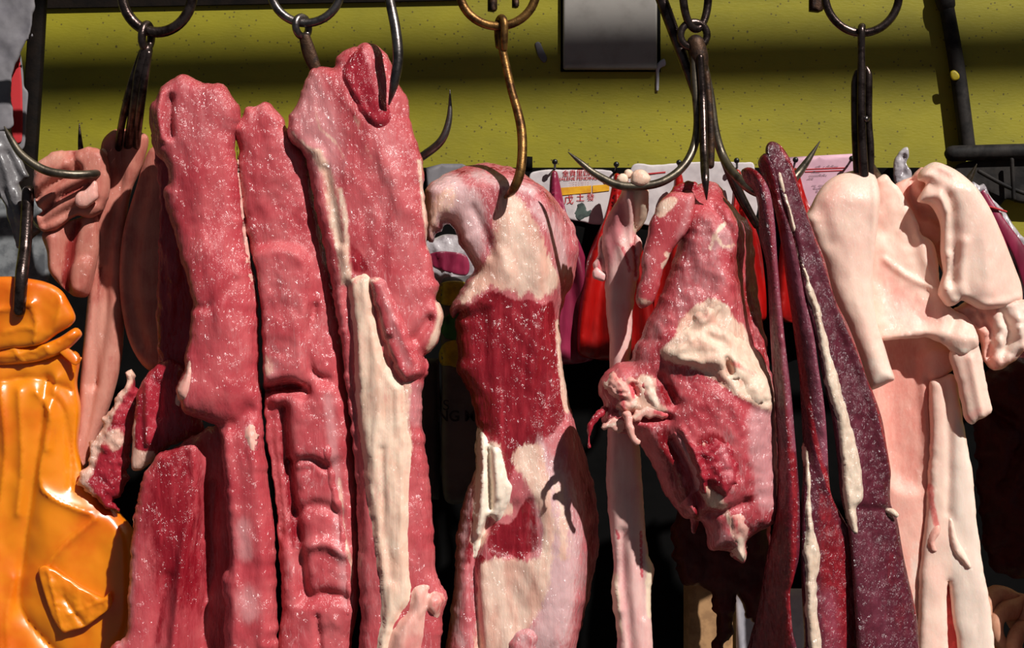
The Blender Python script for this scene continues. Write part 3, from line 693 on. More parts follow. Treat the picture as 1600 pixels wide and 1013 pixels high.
relief('silver_skin', [(506, 700), (520, 690), (528, 750), (540, 790), (543, 850), (552, 880), (553, 940), (545, 960), (540, 900), (534, 850), (524, 800), (516, 760)], 0, 5, 9, M_loin_pale, t, on=G, lift=1, rag=3, ragscale=18, sp=3.4)

t = thing('pork_loin', 'tallest third loin with a long cream fat strip, pierced by two hooks', 'pork loin', (570, 66, 0), 'long loins')
H = relief('muscle', [(452, 185), (462, 164), (472, 140), (482, 118), (492, 108), (508, 104), (522, 106), (526, 92), (535, 82), (550, 74), (568, 66), (586, 71), (602, 84), (610, 98), (616, 118), (628, 138), (637, 155), (641, 180), (645, 210), (653, 225), (660, 245), (663, 290), (667, 330), (669, 380), (674, 402), (678, 430), (687, 446), (682, 468), (694, 488), (691, 512), (684, 536), (672, 548), (664, 556), (670, 578), (662, 598), (660, 640), (663, 680), (668, 720), (673, 765), (678, 840), (682, 890), (690, 908), (699, 930), (692, 958), (690, 1013), (688, 1075), (560, 1075), (564, 980), (561, 900), (560, 840), (558, 780), (554, 720), (550, 680), (544, 620), (537, 570), (529, 510), (519, 450), (509, 400), (499, 350), (491, 310), (484, 275), (474, 240), (458, 226), (450, 208)], -4, 34, 38, M_loin_pale, t, seed=3, rag=2,
   base=lambda P: -10*sstep((P[:, 1]-100)/200),
   feats=[('s', [(470, 235), (500, 240), (520, 290), (536, 360), (546, 430)], 9, 5), ('s', [(512, 270), (526, 330), (534, 380)], 8, -8), ('s', [(520, 112), (560, 180), (600, 250), (640, 330)], 16, 6), ('s', [(545, 450), (552, 560), (560, 700), (562, 860)], 8, -8),
          ('s', [(630, 160), (645, 300), (655, 420)], 16, -6), ('n', 40, 90, 4, 5), ('n', 14, 34, 2.2, 2), ('s', [(604, 90), (596, 110)], 8, -6), ('s', [(650, 530), (672, 500)], 8, -12)],
   masks={'fat': [('s', [(458, 212), (474, 228), (490, 240)], 8, 0.6), ('s', [(496, 172), (505, 205), (528, 226), (540, 250)], 5, 0.5), ('s', [(500, 246), (516, 280), (522, 320), (530, 360), (540, 400), (544, 440)], 13, 0.72), ('s', [(536, 300), (544, 350), (546, 420)], 7, 0.7), ('s', [(645, 560), (635, 640), (640, 700)], 10, 0.7), ('s', [(688, 460), (690, 500), (672, 545)], 9, 0.8), ('s', [(656, 255), (664, 330), (670, 390)], 5, 0.7), ('s', [(560, 190), (574, 226), (580, 250)], 9, 0.4)],
          'mem': [('p', [(460, 160), (500, 115), (540, 220), (520, 300), (470, 230)], 25, 0.8), ('p', [(590, 250), (640, 260), (660, 420), (610, 400)], 50, 0.35), ('s', [(590, 180), (615, 240)], 22, 0.45), ('p', [(640, 600), (662, 600), (665, 660), (640, 660)], 8, 0.7)],
          'deep': [('s', [(512, 268), (528, 340), (532, 390)], 8, 0.8), ('p', [(552, 380), (572, 400), (582, 425), (560, 430), (550, 410)], 8, 0.7), ('s', [(534, 160), (560, 190), (575, 215)], 6, 0.5), ('s', [(690, 500), (680, 540)], 8, 0.7), ('p', [(645, 720), (670, 720), (680, 880), (650, 890)], 10, 0.35)]})
relief('dark_end', [(536, 114), (548, 92), (561, 78), (575, 70), (586, 90), (596, 112), (604, 140), (613, 172), (613, 194), (602, 206), (588, 204), (576, 194), (562, 178), (548, 150), (538, 132)], 0, 10, 12, M_deep, t, on=H, lift=2, rag=1.2, feats=[('s', [(575, 76), (592, 120), (604, 160)], 5, -4), ('n', 12, 12, 1.5)],
   masks={'mem': [('s', [(574, 80), (590, 110), (600, 150)], 9, 0.7)]})
relief('fat_strip', [(546, 450), (560, 430), (580, 430), (587, 460), (591, 491), (597, 520), (603, 546), (612, 570), (626, 590), (636, 604), (638, 640), (645, 680), (648, 707), (646, 750), (644, 790), (642, 830), (643, 874), (648, 918), (638, 945), (620, 974), (612, 1000), (606, 1040), (588, 1040), (592, 990), (598, 940), (594, 900), (588, 860), (580, 807), (573, 760), (569, 720), (564, 680), (559, 642), (555, 588), (552, 528), (549, 490)], 0, 10, 14, M_fat, t, on=H, lift=2, rag=1.4,
   feats=[('n', 7, 90, 2.6, 4), ('s', [(600, 700), (604, 800), (616, 900)], 6, -4)], masks={'deep': [('s', [(552, 452), (562, 438), (576, 436)], 9, 0.45), ('s', [(586, 500), (582, 540)], 5, 0.35), ('s', [(630, 606), (634, 660)], 6, 0.4)]})
relief('meat_flap', [(578, 438), (592, 434), (606, 440), (614, 452), (626, 480), (638, 510), (648, 532), (658, 552), (668, 562), (670, 578), (660, 592), (645, 597), (632, 597), (622, 586), (612, 568), (604, 550), (598, 528), (590, 495), (582, 465)], 0, 16, 12, M_loin, t, on=H, lift=3, rag=1.5,
   feats=[('s', [(612, 528), (606, 540), (618, 566)], 4, -7), ('s', [(625, 500), (650, 560)], 8, 4)], masks={'mem': [('s', [(600, 440), (622, 520), (640, 570)], 8, 0.6)], 'fat': [('s', [(582, 440), (594, 438)], 6, 0.6), ('s', [(612, 530), (610, 560)], 5, 0.4)]})
relief('fat_knob', [(640, 945), (642, 922), (650, 910), (664, 905), (674, 908), (682, 916), (694, 922), (700, 934), (694, 950), (684, 962), (672, 960), (668, 975), (664, 1000), (660, 1040), (604, 1040), (607, 1000), (618, 972), (630, 958)], 0, 10, 16, M_fatpink, t, on=H, lift=4, rag=1.2,
   feats=[('s', [(672, 920), (668, 940), (672, 956)], 5, -8), ('s', [(640, 960), (630, 1010)], 10, 5)], masks={'deep': [('p', [(676, 916), (700, 930), (690, 958), (676, 950)], 7, 0.5)], 'mem': [('p', [(640, 985), (670, 985), (664, 1040), (620, 1040)], 12, 0.6)]})

# ------------------------------------------------------------------ centre leg
t = thing('pork_cut', 'large centre leg cut with white sinew and a dark red waist, on the golden hook', 'pork cut', (780, 255, 0))
I = relief('muscle', [(664, 302), (672, 288), (684, 276), (702, 266), (722, 258), (746, 254), (770, 251), (795, 257), (814, 266), (832, 280), (849, 292), (868, 310), (888, 332), (900, 352), (906, 380), (904, 410), (896, 440), (884, 470), (876, 500), (877, 540), (881, 575), (888, 625), (896, 655), (906, 685), (920, 725), (932, 775), (938, 825), (935, 875), (925, 925), (912, 975), (902, 1013), (895, 1075), (690, 1075), (697, 1009), (705, 950), (711, 895), (713, 841), (720, 800), (731, 762), (741, 740), (743, 700), (747, 679), (744, 662), (738, 628), (724, 594), (713, 580), (716, 555), (713, 528), (711, 503), (716, 490), (708, 498), (703, 484), (712, 465), (728, 440), (741, 420), (730, 402), (720, 385), (714, 366), (703, 350), (694, 352), (690, 362), (682, 366), (676, 378), (668, 374), (664, 360), (664, 330)], 62, 50, 56, M_leg, t, seed=4, rag=1.6,
   base=lambda P: 40*sstep((300-P[:, 1])/55) + 60*sstep((P[:, 0]-845)/50)*sstep((560-P[:, 1])/80) + 40*sstep((P[:, 0]-880)/60)*sstep((P[:, 1]-600)/80),
   feats=[('s', [(792, 300), (790, 360), (786, 420)], 20, 8), ('s', [(716, 366), (738, 410)], 14, 8), ('p', [(700, 490), (735, 430), (780, 390), (800, 430), (760, 480)], 12, 7), ('p', [(715, 500), (760, 470), (860, 460), (874, 540), (880, 640), (830, 720), (790, 720), (750, 660)], 20, -5),
          ('s', [(752, 680), (756, 760), (750, 830)], 6, 9), ('s', [(772, 690), (778, 770)], 7, 9), ('s', [(764, 700), (767, 790)], 4, -10), ('p', [(845, 760), (900, 790), (912, 900), (870, 990), (820, 900)], 40, 14), ('s', [(765, 812), (742, 870), (750, 1010)], 7, -18),
          ('p', [(766, 850), (775, 800), (838, 776), (842, 850), (800, 862)], 8, -5), ('s', [(806, 1000), (830, 985)], 30, 8), ('n', 40, 60, 3.5, 6), ('n', 14, 26, 1.8, 1),
          ('s', [(740, 330), (760, 370), (770, 400)], 8, -5), ('s', [(770, 480), (774, 600), (786, 700)], 9, 4), ('s', [(840, 480), (830, 600)], 12, 4)],
   masks={'mem': [('p', [(668, 300), (700, 270), (742, 300), (760, 350), (744, 420), (716, 360), (690, 350), (668, 372)], 12, 0.9), ('s', [(744, 275), (790, 290), (830, 300)], 12, 0.7), ('s', [(840, 330), (866, 360), (880, 420)], 16, 0.7), ('p', [(836, 690), (880, 730), (905, 800), (905, 930), (870, 1013), (820, 1013), (838, 850)], 30, 0.85), ('s', [(735, 760), (722, 850), (716, 960)], 10, 0.55), ('s', [(708, 950), (724, 1000)], 10, 0.7)],
          'fat': [('p', [(718, 470), (744, 430), (768, 395), (776, 340), (790, 300), (812, 310), (836, 350), (858, 400), (872, 430), (872, 446), (858, 462), (838, 470), (826, 458), (812, 466), (798, 452), (782, 456), (768, 448), (748, 462), (732, 478)], 16, 0.92), ('p', [(666, 330), (690, 300), (716, 290), (712, 330), (690, 350), (674, 376)], 14, 0.62), ('s', [(742, 676), (750, 720), (752, 770), (748, 840)], 13, 1.0), ('s', [(772, 700), (780, 760), (790, 790)], 14, 0.9), ('p', [(800, 712), (838, 690), (852, 730), (862, 790), (862, 850), (846, 940), (800, 1010), (796, 1075), (750, 1060), (746, 905), (762, 868), (842, 862), (838, 780)], 14, 0.95), ('s', [(872, 505), (876, 570), (885, 640)], 6, 0.95), ('s', [(866, 750), (878, 800), (880, 860)], 14, 0.62)],
          'deep': [('p', [(712, 504), (728, 482), (748, 470), (772, 456), (790, 462), (812, 472), (830, 468), (846, 478), (864, 470), (870, 520), (876, 600), (882, 650), (856, 680), (830, 700), (808, 716), (792, 750), (782, 700), (750, 668), (738, 625), (714, 580)], 10, 1.0), ('p', [(762, 858), (766, 826), (778, 812), (796, 816), (808, 800), (820, 778), (832, 774), (838, 806), (841, 850), (826, 858), (812, 872), (800, 860), (784, 868)], 7, 1.0), ('p', [(742, 865), (760, 866), (750, 905)], 4, 0.9), ('p', [(716, 800), (738, 760), (756, 800), (740, 870), (716, 900), (708, 1000), (700, 950)], 12, 0.7), ('p', [(790, 1040), (796, 985), (820, 974), (845, 985), (850, 1040)], 8, 0.6), ('p', [(690, 268), (745, 254), (800, 258), (870, 310), (900, 360), (880, 350), (800, 280), (720, 280)], 10, 0.5), ('s', [(746, 910), (752, 1013)], 3, 0.9), ('p', [(900, 720), (936, 800), (930, 900), (905, 1013), (894, 900), (908, 800)], 10, 0.5), ('s', [(716, 366), (738, 408)], 8, 0.45), ('s', [(790, 300), (784, 345)], 4, 0.4)]})
relief('sinew_band', [(746, 668), (756, 672), (768, 690), (784, 700), (792, 730), (800, 760), (790, 800), (778, 812), (764, 806), (752, 850), (740, 868), (738, 800), (744, 740), (742, 700)], 0, 7, 8, M_fat, t, on=I, lift=1, rag=1.6, feats=[('s', [(764, 690), (767, 800)], 5, -2.5), ('n', 4, 60, 3, 2)], masks={'fat': [('c', 0.8)]})
relief('lower_lobe', [(790, 1070), (792, 1000), (800, 984), (815, 974), (832, 972), (842, 984), (838, 1000), (846, 1020), (850, 1070)], 0, 12, 12, M_leg, t, on=I, lift=3, rag=2, masks={'deep': [('s', [(800, 990), (835, 980)], 9, 0.5)], 'mem': [('c', 0.4)]})
# ------------------------------------------------------------------ trotter, shoulder
t = thing('pig_trotter', 'pale slender trotter with round knobs on top, hooked on the long prong', 'trotter', (985, 290, 20))
J = relief('shank', [(975, 283), (986, 290), (998, 280), (1010, 296), (1012, 318), (1010, 340), (1000, 358), (994, 368), (998, 395), (998, 420), (995, 440), (992, 465), (989, 490), (987, 530), (984, 570), (988, 640), (1000, 700), (1003, 745), (1006, 800), (1010, 840), (1014, 868), (1022, 890), (1018, 920), (1018, 960), (1020, 1010), (1022, 1075), (968, 1075), (964, 992), (957, 945), (956, 920), (958, 880), (954, 830), (949, 785), (947, 740), (949, 690), (952, 620), (952, 545), (948, 495), (945, 450), (945, 417), (940, 384), (944, 350), (956, 324), (968, 304)], 5, 24, 26, M_tendon, t, rag=1, base=lambda P: -30*sstep((360-P[:, 1])/60),
   feats=[('s', [(976, 300), (984, 350), (990, 420)], 6, 6), ('s', [(988, 300), (990, 360), (994, 410)], 4, -8), ('s', [(960, 340), (966, 380), (986, 430)], 7, 4), ('s', [(972, 830), (974, 900), (986, 1013)], 7, -6), ('s', [(1000, 840), (1004, 960)], 5, -3), ('n', 12, 40, 1.6), ('s', [(960, 920), (966, 950)], 8, 5)],
   masks={'deep': [('s', [(986, 384), (992, 400), (993, 425)], 5, 0.8), ('s', [(958, 380), (972, 390), (982, 424)], 4, 0.7), ('s', [(1000, 830), (1001, 880), (1002, 900)], 2.5, 0.9), ('s', [(962, 825), (966, 840)], 3, 0.8)], 'mem': [('p', [(944, 350), (970, 310), (976, 350), (960, 400), (944, 430)], 12, 0.9), ('s', [(990, 300), (992, 400)], 5, 0.5), ('s', [(972, 830), (978, 960), (986, 1013)], 5, 0.5)], 'fat': [('p', [(988, 290), (1010, 296), (1010, 345), (992, 365), (988, 320)], 8, 1), ('s', [(1012, 870), (1014, 960)], 8, 0.8), ('s', [(958, 900), (964, 990)], 9, 0.8)]})
for (x, y, r, d, e) in ((973, 280, 9, -14, 1.0), (982, 272, 7, -12, 1.1), (1000, 279, 15, -22, 0.95)):
    relief('knob', [(x + r*1.05*math.cos(a_)*(1+.08*math.sin(3*a_+x)), y + r*e*math.sin(a_)) for a_ in np.linspace(0, 6.283, 11)[:-1]], d - 32, r*0.8, r, M_fat, t, sp=2.6)
relief('dew_claw_skin', [(925, 424), (932, 418), (940, 424), (947, 430), (944, 440), (932, 438), (926, 434)], 0, 7, 6, M_tendon, t, sp=2.6, rag=1)
relief('side_skin', [(936, 376), (944, 366), (948, 400), (950, 436), (942, 430), (930, 425), (926, 416), (934, 398)], 10, 9, 8, M_tendon, t, sp=3, rag=1.5, masks={'deep': [('s', [(940, 380), (936, 420)], 7, 0.6)]})
relief('ragged_skin', [(992, 366), (1001, 372), (1004, 386), (1000, 402), (1000, 420), (994, 440), (986, 432), (990, 410)], -8, 8, 7, M_tendon, t, sp=3, rag=2, masks={'deep': [('s', [(994, 400), (992, 430)], 5, 0.7)]})

t = thing('pork_shoulder', 'big round shoulder cut with exposed bone and hanging shreds', 'pork cut', (1103, 290, 0))
K = relief('muscle', [(1062, 292), (1074, 280), (1086, 286), (1100, 282), (1118, 279), (1134, 290), (1142, 310), (1160, 328), (1178, 344), (1187, 366), (1191, 420), (1197, 480), (1204, 540), (1208, 600), (1212, 650), (1214, 700), (1216, 760), (1214, 800), (1200, 822), (1180, 832), (1168, 843), (1166, 862), (1161, 878), (1148, 874), (1140, 864), (1126, 860), (1110, 859), (1104, 840), (1100, 820), (1088, 812), (1074, 812), (1060, 801), (1046, 782), (1034, 762), (1024, 738), (1015, 718), (1002, 698), (988, 684), (968, 676), (948, 668), (940, 650), (944, 632), (936, 612), (938, 592), (952, 578), (964, 568), (984, 562), (990, 545), (1003, 524), (1012, 502), (1024, 476), (1040, 442), (1052, 405), (1062, 370), (1066, 335), (1058, 310)], -55, 54, 64, M_shoulder, t, seed=5, rag=1.8,
   base=lambda P: 75*sstep((P[:, 0]-1128)/60)*sstep((640-P[:, 1])/200) + 62*sstep((350-P[:, 1])/70),
   feats=[('p', [(1060, 640), (1110, 600), (1165, 640), (1172, 720), (1130, 790), (1080, 760), (1056, 700)], 22, 16), ('s', [(1112, 330), (1150, 390), (1168, 470), (1180, 540)], 10, -14), ('p', [(1125, 370), (1152, 400), (1160, 430), (1140, 440), (1122, 410)], 6, -8), ('s', [(1036, 560), (1080, 520), (1110, 470)], 7, 7),
          ('p', [(1030, 540), (1070, 520), (1150, 560), (1200, 600), (1200, 640), (1150, 620), (1100, 575), (1050, 566)], 8, 10), ('s', [(1030, 590), (1040, 612), (1050, 628)], 9, -16), ('s', [(985, 600), (990, 612)], 6, -12), ('s', [(960, 640), (1000, 650), (1040, 650)], 6, -14), ('s', [(1046, 690), (1070, 730), (1084, 780)], 8, -14), ('s', [(1060, 668), (1080, 710), (1090, 760)], 5, 7),
          ('s', [(1104, 800), (1130, 792), (1160, 780)], 7, -10), ('s', [(1130, 568), (1134, 580)], 5, -12), ('n', 22, 26, 4, 2), ('n', 9, 10, 1.4, 7)],
   masks={'fat': [('s', [(1104, 392), (1112, 368), (1128, 352)], 4, 0.7), ('s', [(1112, 370), (1126, 388), (1144, 384)], 4, 0.7), ('p', [(1028, 548), (1050, 524), (1060, 500), (1096, 470), (1126, 474), (1142, 500), (1160, 510), (1180, 545), (1200, 590), (1208, 625), (1198, 640), (1160, 625), (1120, 600), (1084, 578), (1046, 565), (1032, 560)], 10, 1.0), ('p', [(985, 590), (1015, 585), (1024, 620), (1040, 640), (1010, 648), (975, 640), (958, 610)], 10, 0.75), ('s', [(1130, 800), (1150, 840), (1158, 868)], 9, 0.75), ('p', [(1090, 750), (1120, 768), (1132, 790), (1110, 790), (1090, 772)], 8, 0.75)],
          'mem': [('p', [(1060, 400), (1110, 330), (1130, 440), (1100, 470), (1050, 500)], 24, 0.45), ('p', [(1104, 392), (1112, 360), (1130, 356), (1146, 386), (1140, 396), (1124, 390)], 5, 0.85), ('p', [(1160, 640), (1205, 640), (1206, 790), (1180, 790), (1165, 720)], 12, 0.8), ('s', [(1000, 560), (1030, 500)], 12, 0.4), ('s', [(1110, 840), (1150, 830)], 14, 0.5)],
          'deep': [('p', [(1080, 686), (1110, 672), (1140, 700), (1130, 760), (1100, 770), (1086, 730)], 14, 0.85), ('s', [(1030, 680), (1050, 730), (1070, 790)], 16, 0.75), ('s', [(1170, 700), (1196, 690)], 8, 0.9), ('s', [(1160, 776), (1184, 770)], 6, 0.9), ('p', [(1042, 300), (1062, 290), (1080, 284), (1070, 310), (1050, 330)], 8, 0.8), ('p', [(1020, 604), (1050, 600), (1056, 620), (1036, 634)], 6, 0.8), ('s', [(944, 660), (980, 672)], 8, 0.8), ('s', [(1145, 400), (1176, 500), (1190, 560)], 18, 0.6), ('s', [(1140, 570), (1180, 590)], 8, 0.35)]})
relief('arm_muscle', [(1038, 306), (1052, 300), (1070, 302), (1084, 304), (1086, 325), (1080, 350), (1064, 376), (1050, 392), (1044, 405), (1038, 418), (1032, 440), (1026, 460), (1016, 476), (1002, 482), (993, 474), (996, 452), (1002, 430), (1003, 405), (1008, 380), (1014, 352), (1024, 326)], -82, 18, 18, M_loin, t, seed=8, rag=1.5, masks={'fat': [('p', [(1022, 326), (1044, 310), (1058, 312), (1050, 326), (1030, 342)], 7, 1), ('s', [(1040, 398), (1050, 402), (1036, 416)], 6, 0.9), ('s', [(998, 470), (1015, 474)], 8, 0.6)], 'mem': [('s', [(1010, 400), (1012, 440)], 9, 0.5), ('s', [(1080, 310), (1060, 370)], 9, 0.6)]})
relief('dark_scrap', [(1040, 312), (1052, 296), (1064, 286), (1078, 282), (1092, 288), (1086, 306), (1060, 306), (1046, 320)], -24, 10, 8, M_deep, t, rag=2.5, ragscale=8, sp=3)
relief('cartilage', [(1002, 592), (1012, 586), (1022, 594), (1022, 614), (1030, 632), (1016, 636), (1004, 622), (998, 606)], 0, 5, 10, M_fatpink, t, on=K, sp=2.6, rag=3.5, ragscale=8, masks={'fat': [('s', [(1008, 592), (1014, 612), (1020, 630)], 8, 0.9)], 'deep': [('s', [(1000, 596), (1002, 616)], 4, 0.7)]})
relief('ragged_fat', [(944, 590), (956, 580), (968, 590), (980, 586), (994, 592), (1000, 606), (996, 624), (984, 642), (968, 648), (956, 640), (960, 622), (950, 612), (942, 604)], 0, 6, 10, M_fatpink, t, on=K, sp=2.8, rag=4, ragscale=8, feats=[('n', 9, 9, 7)], masks={'deep': [('s', [(984, 600), (988, 616)], 6, 0.95), ('s', [(966, 610), (972, 640)], 7, 0.6), ('s', [(956, 586), (964, 600)], 5, 0.5)], 'fat': [('s', [(948, 588), (944, 604)], 5, 0.9), ('s', [(992, 628), (976, 644)], 6, 0.6)]})
relief('fat_flap', [(986, 652), (996, 640), (1008, 634), (1022, 637), (1036, 640), (1046, 648), (1040, 656), (1022, 654), (1010, 652), (1000, 658), (992, 662)], -102, 6, 7, M_fatpink, t, sp=2.8, rag=3, ragscale=8, masks={'deep': [('s', [(1024, 644), (1050, 650)], 7, 0.7)], 'fat': [('s', [(990, 652), (1010, 638)], 5, 0.6)]})
relief('fat_flap', [(938, 668), (952, 658), (974, 652), (978, 662), (972, 676), (956, 672)], -94, 5, 6, M_fatpink, t, sp=2.8, rag=3, ragscale=8, masks={'fat': [('s', [(940, 668), (970, 660)], 4, 0.6)]})
sweep('shred', [(944, 640, -78), (932, 652, -86), (922, 668, -88), (920, 685, -88), (921, 698, -88)], [6, 5, 4, 1.6, 2.8], M_deep, t, step=3, lump=1.5, lscale=6)
sweep('shred', [(980, 650, -108), (984, 668, -114), (990, 686, -114), (996, 692, -112)], [7, 6, 5, 5], M_fatpink, t, step=3, lump=1.5, lscale=8)
relief('cut_face', [(1066, 690), (1080, 690), (1096, 684), (1110, 676), (1126, 684), (1138, 700), (1144, 724), (1140, 752), (1124, 768), (1108, 766), (1100, 752), (1092, 770), (1084, 752), (1078, 732), (1070, 712)], 0, 9, 10, M_deep, t, on=K, lift=1, rag=4, ragscale=9, feats=[('n', 11, 13, 4.5, 3)], sp=3.2, masks={'fat': [('s', [(1080, 664), (1092, 690)], 5, 0.6)], 'mem': [('s', [(1120, 700), (1130, 740)], 10, 0.6)]})
relief('muscle_flap', [(1046, 672), (1058, 676), (1070, 704), (1082, 730), (1088, 752), (1084, 770), (1088, 790), (1092, 815), (1086, 834), (1080, 832), (1078, 812), (1070, 796), (1060, 790), (1064, 776), (1074, 760), (1066, 730), (1054, 700)], 0, 9, 9, M_shoulder, t, on=K, lift=4, rag=1.4, sp=3, masks={'mem': [('s', [(1056, 684), (1080, 730), (1086, 760)], 6, 0.8)], 'deep': [('s', [(1084, 790), (1086, 830)], 7, 0.7)]})
relief('fat_pad', [(1040, 545), (1054, 530), (1064, 510), (1086, 488), (1104, 476), (1124, 478), (1118, 500), (1140, 520), (1170, 532), (1186, 556), (1196, 585), (1206, 612), (1206, 632), (1186, 632), (1160, 618), (1140, 590), (1110, 580), (1080, 572), (1054, 566)], 0, 8, 14, M_fat, t, on=K, lift=1, rag=5, feats=[('s', [(1060, 535), (1100, 505)], 5, -4), ('s', [(1128, 560), (1134, 580)], 5, -9), ('n', 14, 14, 3, 6)], masks={'deep': [('s', [(1138, 566), (1172, 584)], 8, 0.5), ('s', [(1150, 620), (1190, 600)], 6, 0.3)], 'mem': [('s', [(1090, 490), (1130, 520)], 14, 0.4)]})
relief('corner_fat', [(1136, 800), (1150, 796), (1160, 806), (1166, 830), (1164, 860), (1160, 877), (1148, 872), (1138, 862), (1142, 840), (1134, 820)], 0, 4, 10, M_fatpink, t, on=K, lift=2, rag=3.5, ragscale=9, sp=3, masks={'fat': [('s', [(1152, 840), (1156, 870)], 8, 0.9)], 'deep': [('s', [(1140, 804), (1146, 826)], 7, 0.5)]})

# ------------------------------------------------------------------ spleens
def spleen(label, dd, face, d0, base, T, R, rim=None, vein=None, **kw):
    t = thing('pork_spleen', label, 'spleen', dd, 'dark spleens on the hook')
    r = relief('body', face, d0, T, R, M_spleen, t, base=base, **kw)
    if rim: relief('cut_edge', rim, 0, 4, 7, M_spl_edge, t, on=r, lift=0.5, sp=3.2)
    if vein: relief('vein', vein, 0, 7, 7, M_vein, t, on=r, lift=0.5, sp=3.2, rag=2.0, ragscale=22, feats=[('n', 10, 30, 2)])
    return r
M_spl_edge = meat('spleen_edge', a=rgb(176, 66, 84), b=rgb(150, 48, 66), deep=rgb(160, 20, 36), grain=(1, 1, 0.5), bump=0.4, rough=0.34, mott=90)

spleen('largest broad spleen with a long cream vein, nearest the pale skins', (1215, 225, 0),
   [(1193, 236), (1201, 223), (1216, 226), (1231, 244), (1243, 275), (1248, 300), (1260, 334), (1273, 370), (1289, 409), (1303, 465), (1325, 508), (1342, 552), (1356, 595), (1367, 618), (1380, 657), (1386, 694), (1392, 735), (1392, 786), (1402, 808), (1412, 865), (1422, 910), (1433, 959), (1437, 1013), (1438, 1075), (1330, 1075), (1330, 1000), (1325, 900), (1318, 820), (1307, 770), (1303, 722), (1294, 649), (1282, 600), (1272, 544), (1260, 496), (1250, 457), (1244, 409), (1236, 372), (1222, 330), (1210, 290), (1198, 262)],
   -70, lambda P: 0.45*(P[:, 0] - np.interp(P[:, 1], [220, 600, 1013], [1230, 1350, 1425])) , 14, 12, seed=11,
   feats=[('s', [(1232, 250), (1250, 310), (1300, 470), (1352, 600), (1388, 740)], 9, 8), ('p', [(1310, 620), (1370, 640), (1390, 780), (1330, 780)], 20, 5), ('n', 10, 14, 1.6), ('s', [(1325, 790), (1398, 800)], 8, -5)],
   masks={'mem': [('s', [(1215, 250), (1250, 360), (1300, 500)], 22, 0.28), ('s', [(1340, 830), (1380, 1000)], 30, 0.3), ('s', [(1330, 660), (1340, 780)], 16, 0.3)], 'deep': [('s', [(1216, 226), (1248, 300), (1302, 465), (1355, 595), (1390, 735), (1432, 960)], 4, 0.8), ('p', [(1360, 840), (1410, 860), (1430, 1013), (1380, 1013)], 20, 0.35)]},
   vein=[(1211, 262), (1216, 270), (1224, 300), (1234, 335), (1240, 366), (1247, 404), (1256, 420), (1264, 445), (1275, 474), (1286, 520), (1297, 563), (1306, 596), (1313, 624), (1325, 661), (1335, 706), (1342, 770), (1334, 792), (1332, 829), (1322, 826), (1310, 786), (1306, 722), (1297, 649), (1286, 610), (1275, 544), (1264, 496), (1254, 457), (1248, 425), (1240, 400), (1232, 362), (1222, 320), (1212, 285)])
tag_v = sweep('vein_stub', [(1386, 798, -80), (1394, 800, -86), (1400, 805, -86)], [4, 5, 4], M_vein, bpy.data.objects['pork_spleen'], step=3)

spleen('middle spleen, narrow at top and widening at the bottom, white vein inside', (1200, 240, -10),
   [(1186, 256), (1190, 243), (1198, 240), (1210, 267), (1222, 322), (1236, 366), (1246, 409), (1256, 465), (1269, 520), (1277, 575), (1284, 619), (1290, 680), (1296, 760), (1300, 776), (1312, 800), (1326, 824), (1342, 861), (1352, 894), (1360, 926), (1364, 1013), (1366, 1075), (1252, 1075), (1254, 1000), (1250, 926), (1247, 845), (1250, 780), (1256, 700), (1252, 600), (1247, 556), (1240, 504), (1230, 440), (1222, 386), (1213, 338), (1203, 299)],
   -86, lambda P: -0.9*(P[:, 0]-np.interp(P[:, 1], [240, 500, 600, 700, 1013], [1196, 1252, 1268, 1275, 1310]))*sstep((760-P[:, 1])/120) + 0.35*(P[:, 0]-1300)*sstep((P[:, 1]-680)/120), 15, 11, seed=12,
   feats=[('n', 10, 14, 1.6), ('s', [(1262, 640), (1276, 730), (1300, 780), (1345, 870), (1360, 940)], 7, 6), ('p', [(1290, 800), (1350, 900), (1350, 1040), (1290, 1040)], 20, 5)],
   masks={'deep': [('s', [(1190, 246), (1205, 290), (1224, 380), (1242, 500), (1258, 610), (1272, 690), (1298, 772), (1345, 868), (1362, 1000)], 5, 0.95), ('p', [(1290, 950), (1310, 950), (1316, 985), (1296, 990)], 8, 0.7), ('p', [(1270, 760), (1310, 800), (1350, 900), (1360, 1013), (1280, 1013)], 24, 0.6)], 'mem': [('s', [(1226, 370), (1246, 460), (1262, 530), (1276, 620), (1288, 720)], 9, 0.8), ('s', [(1290, 930), (1300, 1013)], 20, 0.5)]},  # mem streak lightens the rim as if sunlit
   vein=[(1256, 690), (1264, 740), (1264, 790), (1270, 829), (1277, 865), (1274, 910), (1274, 955), (1282, 1010), (1284, 1060), (1258, 1060), (1257, 1000), (1252, 930), (1250, 870), (1252, 820), (1255, 760)])

